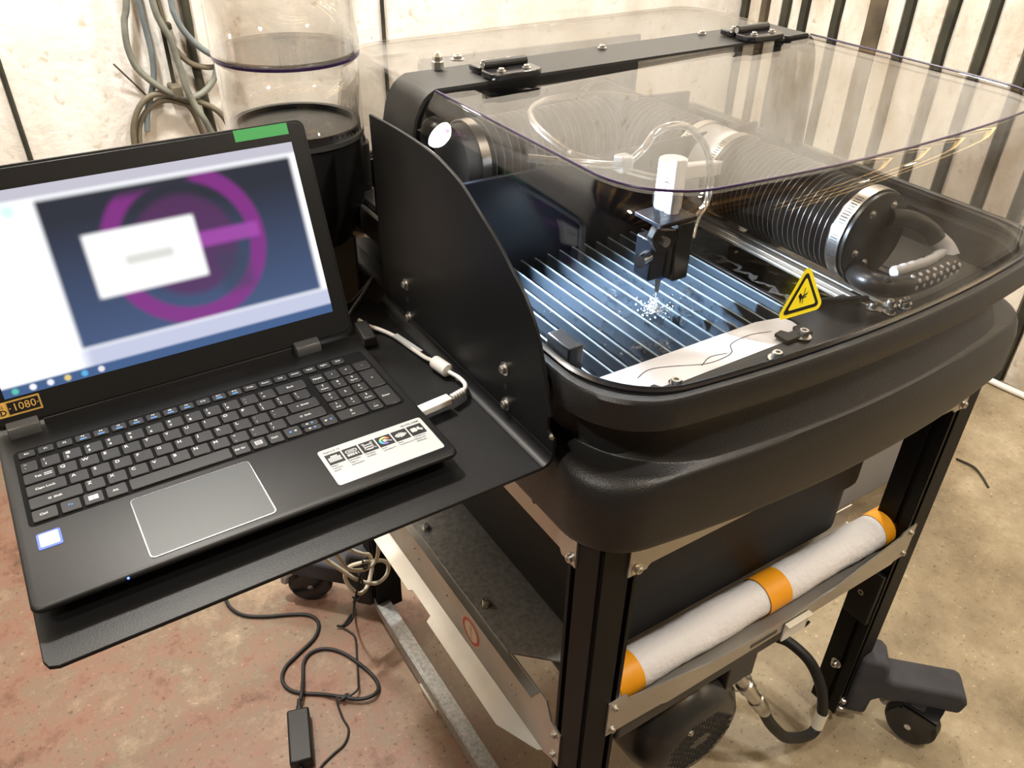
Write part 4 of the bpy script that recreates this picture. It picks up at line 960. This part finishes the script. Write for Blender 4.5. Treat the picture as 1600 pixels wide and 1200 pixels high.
# feature sticker
s2 = B().prism([D(x, y)[:2] for x, y in rrect(0.2615, 0.3735, 0.0140, 0.0705, 0.003, 4)], XY, ZD, ZD+.0004).done('feature_sticker', 'paper', lp, smooth=False)
zz = ZD+.0006
text_obj('Aspire E 15', 0.0036, 'ink_grey', s2, D(0.2660, 0.0650, zz), name='sticker_text', bold=0.015)
text_obj('E5-575-33BM', 0.0036, 'ink_grey', s2, D(0.3695, 0.0650, zz), name='sticker_text', align='RIGHT', bold=0.015)
caps = [('Faster', 'memory', 'speed'), ('Reversible', 'Type-C', 'connection'), ('Ultrafast', 'wireless'), ('Acer', 'ColorBlast\u2122'), ('Acer', 'TrueHarmony\u2122'), ('Certified for', 'Skype for', 'Business')]
for k in range(6):
    x0 = 0.2655+0.0176*k; x1 = x0+0.0160; ya, yb = 0.0450, 0.0612; xc = (x0+x1)/2; yc = (ya+yb)/2
    t = B().prism([D(x, y)[:2] for x, y in ((x0, ya), (x1, ya), (x1, yb), (x0, yb))], XY, ZD+.0003, ZD+.0006).done('icon_tile', 'ink', s2, smooth=False)
    b = B()
    def poly(b, p): b.face([D(xc+x, yc+y, ZD+.0008) for x, y in p])
    def rc(b, xa, xb, ya_, yb_): poly(b, [(xa, ya_), (xb, ya_), (xb, yb_), (xa, yb_)])
    if k == 0:
        for j in range(7): rc(b, -.0064+.0018*j, -.0064+.0018*j+.0014, -.0040, .0010)
        rc(b, -.0064, .0062, .0010, .0022); rc(b, -.0064, .0062, -.0046, -.0038)
        rc(b, -.0034, .0036, .0026, .0046)
    elif k == 1:
        ring = rrect(-.0060, .0060, -.0002, .0046, .0022, 4); ring2 = rrect(-.0050, .0050, .0008, .0036, .0013, 4)
        for j in range(len(ring)):
            q = (j+1) % len(ring); poly(b, [ring[j], ring[q], ring2[q], ring2[j]])
        rc(b, -.0034, .0034, .0017, .0027)
        rc(b, -.0058, -.0034, -.0050, -.0014); rc(b, -.0030, -.0008, -.0050, -.0014); rc(b, -.0004, .0014, -.0050, -.0014); rc(b, .0022, .0040, -.0050, -.0014); rc(b, .0052, .0060, -.0050, -.0014)
    elif k == 2:
        rc(b, -.0054, .0054, -.0052, -.0034); rc(b, -.0048, .0048, -.0016, .0002); rc(b, -.0048, .0048, .0020, .0036)
        rc(b, -.0050, -.0036, -.0052, .0050); rc(b, .0036, .0050, -.0052, .0050); rc(b, -.0058, -.0028, .0046, .0056); rc(b, .0028, .0058, .0046, .0056); rc(b, .0050, .0066, -.0052, -.0034)
    elif k == 3:
        cols = [(0.85, .10, .12), (.85, .35, .08), (.85, .72, .15), (.45, .72, .2), (.1, .6, .2), (.05, .5, .6), (.05, .35, .8), (.12, .15, .55), (.25, .12, .4)]
        for j, c in enumerate(cols):
            a0, a1 = R(20+30*j), R(20+30*(j+1)); sb = B()
            sb.face([D(xc+r_*math.cos(a), yc+r_*math.sin(a), ZD+.0008) for r_, a in ((.0036, a0), (.0058, a0), (.0058, (a0+a1)/2), (.0058, a1), (.0036, a1))])
            sb.done('colour_segment', mat('wheel_colour', c, 0.5), t, smooth=False)
        poly(b, [((.0030 if j % 2 == 0 else .0017)*math.cos(j*math.pi/6), (.0030 if j % 2 == 0 else .0017)*math.sin(j*math.pi/6)) for j in range(12)]); poly(b, [(.0010, -.0006), (.0062, -.0036), (.0066, -.0026), (.0016, .0006)])
    elif k == 4:
        for j, hh in enumerate((.0012, .0024, .0032, .0026, .0042, .0030, .0036, .0026, .0018, .0010)): rc(b, -.0062+.00125*j, -.0062+.00125*j+.0011, -hh, hh)
    else:
        p = rrect(-.0060, .0004, -.0030, .0036, .0016, 3); poly(b, p); poly(b, [(.0004, -.0008), (.0014, .0030), (.0040, .0038), (.0036, .0012), (.0064, -.0006), (.0056, -.0036), (.0030, -.0020)])
    b.done('icon', 'paper', t, smooth=False)
    for j, s_ in enumerate(caps[k]): text_obj(s_, 0.0030 if len(s_) < 11 else 0.0026, 'ink_grey', s2, D(x0, 0.0425-.0036*j, zz), name='sticker_text', bold=0.015)
# charge light and front lip
B().ball(D(0.0718, 0.0004, 0.0215), 0.0011, n=8).done('charge_light', 'led_blue', lp)
# hinges
for x in (0.0265, 0.322):
    B().prism([(LY+0.2430, ZD-.004), (LY+0.2430, ZD+.0055), (LY+0.2465, ZD+.0105), (LY+0.2560, ZD+.0125), (LY+0.2620, ZD+.004), (LY+0.2620, ZD-.006)], YZ, LX+x-.0145, LX+x+.0145).done('hinge', 'hinge_grey', lp, bevel=0.001)
# lid
HY, HZ, TL = 0.812, 0.024, 0.370
ev = Vector((0, math.sin(TL), math.cos(TL))); en = Vector((0, -math.cos(TL), math.sin(TL)))   # en points at the viewer
def LD(x, v, n=0.0): return tuple(Vector((LX+x, HY, HZ))+ev*v+en*n)
lid = B().loft([[LD(x, v, n) for x, v in rrect(i, 0.382-i, 0.004+i, 0.2505-i, 0.009, 5)] for i, n in ((.004, -.0075), (.001, -.006), (0, -.002), (.0008, 0))], cap0=True, cap1=True).done('lid', 'lap', lp, angle=50)
b = B(); v4 = [b.bm.verts.new(LD(x, v, .0004)) for x, v in ((.019, .034), (.363, .034), (.363, .228), (.019, .228))]; b.bm.faces.new(v4)
uvl = b.bm.loops.layers.uv.new('UVMap')
for f in b.bm.faces:
    for l_, c in zip(f.loops, ((0, 0), (1, 0), (1, 1), (0, 1))): l_[uvl].uv = c
scr = b.done('screen', 'screen', lid, smooth=False)
g1 = rrect(0.0185, 0.3635, 0.0335, 0.2285, 0.001, 2); g0 = rrect(0.0030, 0.3790, 0.0070, 0.2475, 0.007, 2)
B().loft([[LD(x, v, .0002) for x, v in g0], [LD(x, v, .0012) for x, v in rrect(0.0036, 0.3784, 0.0076, 0.2469, 0.007, 2)], [LD(x, v, .0012) for x, v in g1], [LD(x, v, .0002) for x, v in g1]]).done('bezel', 'lap', lid, angle=30)
B().prism([LD(x, v)[:2] for x, v in ((0, 0),)]*0 or [(0.045, -.006), (0.337, -.006), (0.337, .006), (0.045, .006)], lambda a, v, h: LD(a, v, h), -.006, .0006).done('hinge_cover', 'lap', lid, bevel=0.001)
B().prism([(0.3030, .2365), (0.3620, .2365), (0.3620, .2485), (0.3030, .2485)], lambda a, v, h: LD(a, v, h), .0010, .0016).done('green_tab', 'green', lid, smooth=False)
# gold resolution sticker on the bezel
b_ = B().prism(rrect(-0.0, 0.0487, 0.0195, 0.0325, 0.0005, 1)[0:0] or [(0.0040, .0165), (0.0485, .0165), (0.0485, .0318), (0.0040, .0318)], lambda a, v, h: LD(a, v, h), .0011, .0015)
gs_ = b_.done('resolution_sticker', 'gold', lid, smooth=False)
B().prism([(0.0180, .0173), (0.0478, .0173), (0.0478, .0310), (0.0180, .0310)], lambda a, v, h: LD(a, v, h), .0014, .0017).done('sticker_field', 'ink', gs_, smooth=False)
text_obj('1080', 0.0108, 'gold', gs_, LD(0.0335, .0241, .0019), (1, 0, 0), ev, name='sticker_text', align='CENTER', bold=0.0)
text_obj('FULL', 0.0042, 'ink', gs_, LD(0.0112, .0275, .0019), (1, 0, 0), ev, name='sticker_text', align='CENTER', bold=0.01)
text_obj('HD', 0.0080, 'ink', gs_, LD(0.0112, .0212, .0019), (1, 0, 0), ev, name='sticker_text', align='CENTER', bold=0.02)
bb = B()
for s_, x in ((1, .0203), (-1, .0458)): bb.face([LD(x-s_*.0009, .0241, .0019), LD(x+s_*.0009, .0233, .0019), LD(x+s_*.0009, .0249, .0019)])
bb.done('arrow_marks', 'gold', gs_, smooth=False)
fm_o = [(0.0182, .0175), (0.0476, .0175), (0.0476, .0308), (0.0182, .0308)]; fm_i = [(0.0188, .0181), (0.0470, .0181), (0.0470, .0302), (0.0188, .0302)]
bb = B()
for k in range(4): bb.face([LD(*fm_o[k], .0018), LD(*fm_o[(k+1) % 4], .0018), LD(*fm_i[(k+1) % 4], .0018), LD(*fm_i[k], .0018)])
bb.done('gold_outline', 'gold', gs_, smooth=False)

# ================================================================== USB cable beside the laptop
us = thing('usb_cable', 'white USB cable with a ferrite bead curving beside the laptop on the shelf', 'cable', (0.36, 0.73, 0.0))
B().tube([(0.330, 0.862, 0.012), (0.337, 0.848, 0.008), (0.347, 0.838, 0.005), (0.357, 0.816, 0.0035), (0.362, 0.784, 0.0035), (0.366, 0.752, 0.005), (0.370, 0.730, 0.0085), (0.3735, 0.705, 0.0085), (0.3775, 0.690, 0.008), (0.3755, 0.672, 0.010), (0.366, 0.659, 0.0125), (0.350, 0.653, 0.0135)], 0.0026, 12, 8).done('cord', 'usb_white', us)
B().lathe((0.3690, 0.7345, 0.0085), (0.0045, -0.029, 0.0), [(0, .0045), (.002, .0078), (.004, .0082), (.0250, .0082), (.027, .0078), (.029, .0045)], 24).done('ferrite_bead', 'usb_white', us)
b = B(); b.box(-.041, 0.0, -.0062, .0062, -.0040, .0040); mt_ = Matrix.Translation((0.345, 0.6525, 0.0135)) @ Matrix.Rotation(R(6), 4, 'Z'); bmesh.ops.transform(b.bm, matrix=mt_, verts=b.bm.verts[:])
b.done('plug', 'usb_white', us, bevel=0.0012)
b = B(); b.lathe((0.3665, 0.6590, 0.0125), (-0.0215, -0.0065, 0.001), [(k*.002, .0042 if k % 2 else .0034) for k in range(11)], 14).done('strain_relief', 'usb_white', us)
B().prism([(-.0035, 0), (.0035, 0), (.0035, .052), (-.0035, .052)], lambda a, c, h: (0.357+a*.9+c*0.18, 0.815-c*0.98, 0.0062+h+a*.25), -.0003, .0003).done('cable_label', 'paper', us, smooth=False)
pc = thing('laptop_power_lead', 'black power lead with a moulded plug looping behind the open laptop', 'cable', (0.35, 0.88, 0.0))
B().tube([(0.310, 0.858, 0.014), (0.325, 0.870, 0.022), (0.345, 0.880, 0.034), (0.362, 0.890, 0.045), (0.370, 0.905, 0.040), (0.362, 0.918, 0.020), (0.345, 0.920, 0.006), (0.320, 0.915, 0.004)], 0.0026, 10, 8).done('cord', 'rubber', pc)
b = B(); b.box(-.008, .008, -.022, .022, -.007, .007); bmesh.ops.transform(b.bm, matrix=Matrix.Translation((0.3265, 0.833, 0.0075)) @ Matrix.Rotation(R(-8), 4, 'Z'), verts=b.bm.verts[:])
b.done('plug', 'rubber', pc, bevel=0.002)

# ================================================================== HOPPER behind the laptop
hx, hy_ = 0.345, 1.055
hp = thing('abrasive_hopper', 'two stacked clear acrylic abrasive canisters on a black base behind the laptop', 'hopper', (hx, hy_, 0.0))
RH = 0.0895
def can(z0, z1, name, r=RH):
    b = B(); b.lathe((hx, hy_, z0), (0, 0, 1), [(0, r), (z1-z0, r)], 64, caps=False)
    return b.done(name, 'tube_clear', hp, solid=0.004)
can(0.195, 0.290, 'lower_canister', RH-.003); uc = can(0.296, 0.470, 'upper_canister')
B().lathe((hx, hy_, 0.2935), (0, 0, 1), [(0, RH-.004), (.0035, RH-.003)], 64).done('canister_floor', 'lid_clear', uc)
B().lathe((hx, hy_, 0.2895), (0, 0, 1), [(0, RH-.006), (0, RH-.0005), (.0035, RH-.0002), (.0035, RH-.006)], 64, caps=False).done('seam_ring', 'purple', uc)
B().lathe((hx, hy_, 0.05), (0, 0, 1), [(0, .06), (.05, .080), (.15, .084), (.158, .082), (.158, .074), (.152, .072)], 48).done('hopper_base', 'black', hp)
B().lathe((hx, hy_, 0.192), (0, 0, 1), [(0, .080), (0, .0868), (.006, .0868), (.006, .080)], 48, caps=False).done('base_ring', 'dark_grey', hp)
B().box(hx-.05, hx+.05, hy_-.05, hy_+.05, -0.16, 0.055).done('feed_box', 'dark_grey', hp, bevel=0.006)
B().box(hx+.02, 0.4006, hy_-.04, hy_+.06, -0.085, -0.02).done('mounting_bracket', 'black', hp, bevel=0.003)
vk = B().lathe((0.432, 1.075, 0.165), (-0.5, -0.85, 0.15), [(0, .014), (.004, .016), (.012, .016), (.014, .012), (.015, .007)], 24).done('feed_valve', 'dark_grey', hp)
B().cyl((0.425, 1.062, 0.100), (0.425, 1.062, 0.165), 0.021, 24).done('feed_tube', 'dark_grey', hp)
B().box(0.395, 0.445, 1.05, 1.058, 0.03, 0.10).done('valve_plate', 'grey', hp, bevel=0.002)
B().tube([(0.395, 1.02, 0.052), (0.41, 0.99, 0.058), (0.428, 0.955, 0.062)], 0.004, 8, 5).done('feed_line', 'white', hp)

# ================================================================== hoses on the back wall
def hose(name, label, pts, r, m_, y=YB-0.03, wav=0.10, dy=0.0):
    P = smooth_path([(x, y+dy, z) for x, z in pts], 14)
    # resample evenly so that the ribs are even
    d = [0]
    for a, c in zip(P, P[1:]): d.append(d[-1]+(c-a).length)
    nst = int(d[-1]/0.0021); Q = []; j = 0
    for k in range(nst+1):
        t = d[-1]*k/nst
        while j < len(d)-2 and d[j+1] < t: j += 1
        u = (t-d[j])/max(1e-9, d[j+1]-d[j]); Q.append(P[j].lerp(P[j+1], min(1, u)))
    o = B().tube(Q, r, 12, 1, rfun=lambda k: 1+wav*(0.5 if k % 2 else -0.5)).done(name, m_, angle=180)
    return tag(o, label, 'hose', 'ribbed conduit hoses hung on the back wall')
hose('conduit_hose', 'ribbed brown hose in the widest loop hung against the whitewashed wall', [(0.420, 0.60), (0.395, 0.32), (0.378, 0.156), (0.363, 0.108), (0.357, 0.052), (0.366, 0.004), (0.394, -0.035), (0.430, -0.066), (0.465, -0.084), (0.490, -0.086), (0.520, -0.074), (0.545, -0.052), (0.558, -0.025), (0.570, 0.03)], 0.0080, 'hose_grey', dy=-0.012)
hose('conduit_hose', 'blue grey ribbed hose hanging straight inside the widest loop', [(0.420, 0.60), (0.410, 0.32), (0.408, 0.153), (0.411, 0.078), (0.412, 0.026), (0.405, -0.027), (0.390, -0.070), (0.372, -0.11), (0.36, -0.16)], 0.0075, 'hose_blue', dy=0.006)
hose('conduit_hose', 'pale ribbed hose slanting in front of the coil toward the clear canister', [(0.430, 0.60), (0.428, 0.32), (0.432, 0.151), (0.441, 0.101), (0.456, 0.060), (0.463, 0.004), (0.470, -0.057), (0.485, -0.107), (0.503, -0.151), (0.53, -0.24)], 0.0082, 'hose_grey', dy=-0.036)
hose('conduit_hose', 'ribbed hose bending from the coil to behind the upper clear canister', [(0.485, 0.60), (0.480, 0.32), (0.478, 0.147), (0.480, 0.117), (0.493, 0.078), (0.519, 0.041), (0.552, 0.013), (0.60, -0.005)], 0.0078, 'hose_blue', dy=-0.018)
hose('conduit_hose', 'dusty brown hose passing level behind the clear canister seam', [(0.440, 0.60), (0.444, 0.30), (0.452, 0.12), (0.460, 0.060), (0.472, 0.027), (0.496, -0.003), (0.524, -0.017), (0.560, -0.022), (0.61, -0.02)], 0.0070, 'hose_brown', dy=0.0)
hose('conduit_hose', 'brown hose arching low beneath the coil just above the laptop lid', [(0.316, -0.25), (0.322, -0.17), (0.334, -0.126), (0.362, -0.085), (0.397, -0.068), (0.432, -0.076), (0.472, -0.094), (0.508, -0.105), (0.552, -0.143), (0.58, -0.22)], 0.0075, 'hose_brown', dy=-0.006)
hose('conduit_hose', 'short inner brown arch nested under the low brown hose', [(0.330, -0.25), (0.338, -0.17), (0.353, -0.128), (0.384, -0.099), (0.417, -0.089), (0.450, -0.098), (0.480, -0.12), (0.50, -0.2)], 0.0070, 'hose_brown', dy=0.004)
tag(B().tube([(0.505, YB-0.012, 0.75), (0.517, YB-0.012, 0.145), (0.513, YB-0.012, 0.014), (0.525, YB-0.012, -0.154), (0.54, YB-0.012, -0.40)], 0.011, 10, 4).done('wall_pole', 'batten'), 'dark pole leaning on the whitewashed wall behind the hoses', 'pole')
tag(B().cyl((0.318, YB-0.03, 0.013), (0.400, YB+0.004, -0.104), 0.0022, 8).done('wall_spike', 'batten_brown'), 'thin rusty spike sticking out of the wall by the hose coil', 'spike')
tag(B().box(0.436, 0.464, YB-0.05, YB+0.002, -0.085, -0.052).done('hose_hook', 'hose_brown', bevel=0.005), 'dusty block hook holding the hose coil to the wall', 'hook')
tag(B().box(0.462, 0.474, YB-0.02, YB+0.002, 0.075, 0.090).done('pipe_clip', 'batten', bevel=0.002), 'small dark pipe clip on the wall among the hoses', 'clip')
tag(B().cyl((0.452, YB-0.014, -0.06), (0.449, YB-0.014, 0.75), 0.0050, 8).done('wall_wire', 'batten'), 'thin black wire running up the wall from the hose hook', 'wire')

# ================================================================== floor things
def ztube(pts, z): return [(x, y, z) for x, y in pts]
ad = thing('power_adapter', 'black brick power adapter lying on the reddish floor under the shelf', 'adapter', (0.167, 0.965, ZF))
b = B(); b.box(-.021, .021, -.056, .056, 0, .030); bmesh.ops.transform(b.bm, matrix=Matrix.Translation((0.1705, 0.962, ZF)) @ Matrix.Rotation(R(-17), 4, 'Z'), verts=b.bm.verts[:])
b.done('adapter_case', 'black', ad, bevel=0.004)
B().lathe((0.188, 1.012, ZF+.016), (0.010, 0.030, 0.0), [(0, .010), (.006, .010), (.007, .006), (.012, .0055), (.014, .0065), (.018, .005), (.032, .0036)], 14).done('inlet_plug', 'rubber', ad)
c1 = [(0.153, 1.400), (0.153, 1.351), (0.171, 1.313), (0.209, 1.285), (0.264, 1.258), (0.294, 1.236), (0.302, 1.206), (0.281, 1.175), (0.236, 1.153), (0.204, 1.137), (0.188, 1.114), (0.189, 1.087), (0.207, 1.063), (0.242, 1.038), (0.271, 1.008), (0.301, 0.983), (0.329, 0.978), (0.346, 0.997), (0.344, 1.034), (0.320, 1.101), (0.292, 1.135), (0.263, 1.143), (0.240, 1.129), (0.224, 1.092), (0.211, 1.060), (0.200, 1.040)]
n1 = len(c1)
B().tube([(x, y, ZF+.0042+(.007 if 14 <= k <= 16 else 0)+(.010 if k >= n1-2 else 0)) for k, (x, y) in enumerate(c1)], 0.0038, 10, 8).done('mains_lead', 'rubber', ad)
B().tube([(0.152, 0.910, ZF+.014), (0.140, 0.880, ZF+.006), (0.13, 0.84, ZF+.004), (0.13, 0.75, ZF+.004)], 0.0028, 8, 6).done('low_voltage_lead', 'rubber', ad)
tw = thing('thin_black_lead', 'thin black lead with tie ends trailing over the red floor past the adapter', 'cable', (0.3, 1.05, ZF))
c2 = [(0.392, 1.225), (0.381, 1.196), (0.361, 1.176), (0.343, 1.170), (0.349, 1.155), (0.354, 1.130), (0.337, 1.083), (0.316, 1.028), (0.304, 1.003), (0.282, 0.999), (0.262, 1.006), (0.257, 0.970), (0.257, 0.940), (0.239, 0.916), (0.209, 0.906), (0.180, 0.893), (0.150, 0.86)]
B().tube([(x, y, ZF+.0032+(.011 if k in (8, 9, 10) else 0)) for k, (x, y) in enumerate(c2)], 0.0022, 8, 8).done('lead', 'rubber', tw)
B().tube([(0.372, 1.192, ZF+.004), (0.345, 1.172, ZF+.006), (0.332, 1.176, ZF+.009)], 0.0028, 8, 4).done('tie_end', 'rubber', tw)
B().lathe((0.268, 1.000, ZF+.012), (1, 0.2, 0), [(0, .003), (.003, .0055), (.016, .0055), (.019, .003)], 12).done('lead_bead', 'rubber', tw)
wl = thing('white_cable_loops', 'cream cable looped and tied hanging by the rear stand post beneath the shelf', 'cable', (0.35, 1.1, -0.6))
pts = [(0.300, -0.600), (0.313, -0.634), (0.330, -0.658), (0.362, -0.701), (0.397, -0.730), (0.425, -0.736), (0.436, -0.718), (0.423, -0.691), (0.398, -0.668), (0.373, -0.660), (0.353, -0.671), (0.344, -0.696), (0.348, -0.721), (0.361, -0.738), (0.379, -0.736), (0.396, -0.716), (0.402, -0.692), (0.394, -0.655), (0.376, -0.634), (0.350, -0.60), (0.33, -0.5), (0.33, -0.34), (0.335, -0.163)]
B().tube([(x if k < 19 else x, 1.10+0.010*math.sin(k*1.3), z) for k, (x, z) in enumerate(pts)], 0.0040, 10, 8).done('loop', 'cream', wl)
pts = [(0.325, -0.60), (0.336, -0.634), (0.343, -0.652), (0.361, -0.667), (0.382, -0.673), (0.401, -0.662), (0.409, -0.634), (0.412, -0.58), (0.41, -0.45)]
B().tube([(x, 1.085, z) for x, z in pts], 0.0040, 10, 8).done('loop', 'cream', wl)
for x, z in ((0.377, -0.66), (0.352, -0.736), (0.365, -0.700)): B().tube([(x-.006, 1.085, z+.004), (x-.002, 1.078, z-.004), (x+.005, 1.085, z-.005), (x+.004, 1.108, z+.003)], 0.0022, 6, 4).done('cable_tie', 'rubber', wl)
B().tube([(0.377, 1.09, -0.655), (0.366, 1.09, -0.70), (0.353, 1.09, -0.745), (0.352, 1.115, -0.82), (0.368, 1.165, -0.89), (0.385, 1.20, -0.911)], 0.0022, 8, 6).done('tie_lead', 'rubber', wl)
bxo = thing('grey_box', 'grey box with an orange edge standing on the floor behind the stand', 'box', (1.69, 1.0, ZF))
B().box(1.55, 1.792, 0.858, 1.15, ZF, ZF+0.30).done('carton', 'box_grey', bxo, bevel=0.004)
B().box(1.55, 1.772, 1.000, 1.008, ZF+.299, ZF+.3006).done('carton_seam', 'ink', bxo, smooth=False)
B().prism(rrect(1.60, 1.70, ZF+.16, ZF+.20, .01, 4), XZ, 0.8572, 0.8585).done('hand_hole', 'matt_black', bxo, smooth=False)
B().box(1.772, 1.800, 0.854, 1.154, ZF+.001, ZF+0.302).done('orange_edge', 'orange', bxo, bevel=0.003)
tag(B().tube([(1.98, 1.10, ZF+.009), (1.90, 0.98, ZF+.009), (1.87, 0.92, ZF+.009), (1.80, 0.80, ZF+.009)], 0.009, 10, 5).done('floor_hose', 'white'), 'short white hose lying on the floor beside the orange edged box', 'hose')
tag(B().tube([(2.42, 0.2, ZF+.012), (2.44, 0.6, ZF+.012), (2.455, 0.85, ZF+.012), (2.44, 1.05, ZF+.012), (2.46, 1.6, ZF+.012)], 0.010, 10, 6).done('wall_cable', 'white'), 'long white cable lying along the foot of the battened wall', 'cable')
tag(B().tube([(2.010, 0.822, ZF+.003), (2.015, 0.775, ZF+.006), (2.0, 0.74, ZF+.004), (1.975, 0.705, ZF+.003)], 0.0030, 8, 5).done('twig', 'batten'), 'thin dark bent twig lying alone on the open beige floor', 'twig')
b = B()
for k in range(5): b.face([(1.19+.018*k+random.uniform(-.004, .004), 0.755-.010*k, ZF+.0008), (1.215+.018*k, 0.757-.010*k, ZF+.0008), (1.21+.018*k, 0.735-.012*k, ZF+.0008), (1.187+.018*k, 0.735-.012*k, ZF+.0008)])
tag(b.done('blue_tape_scrap', 'bluetape', smooth=False, solid=0.0004), 'torn scrap of blue tape stuck to the floor behind the stand', 'tape')

# ------------------------------------------------------------------ lift everything so that the floor is z = 0
for o in S.objects:
    if o.parent is None and o.type not in ('CAMERA', 'LIGHT'): o.location.z += ZO
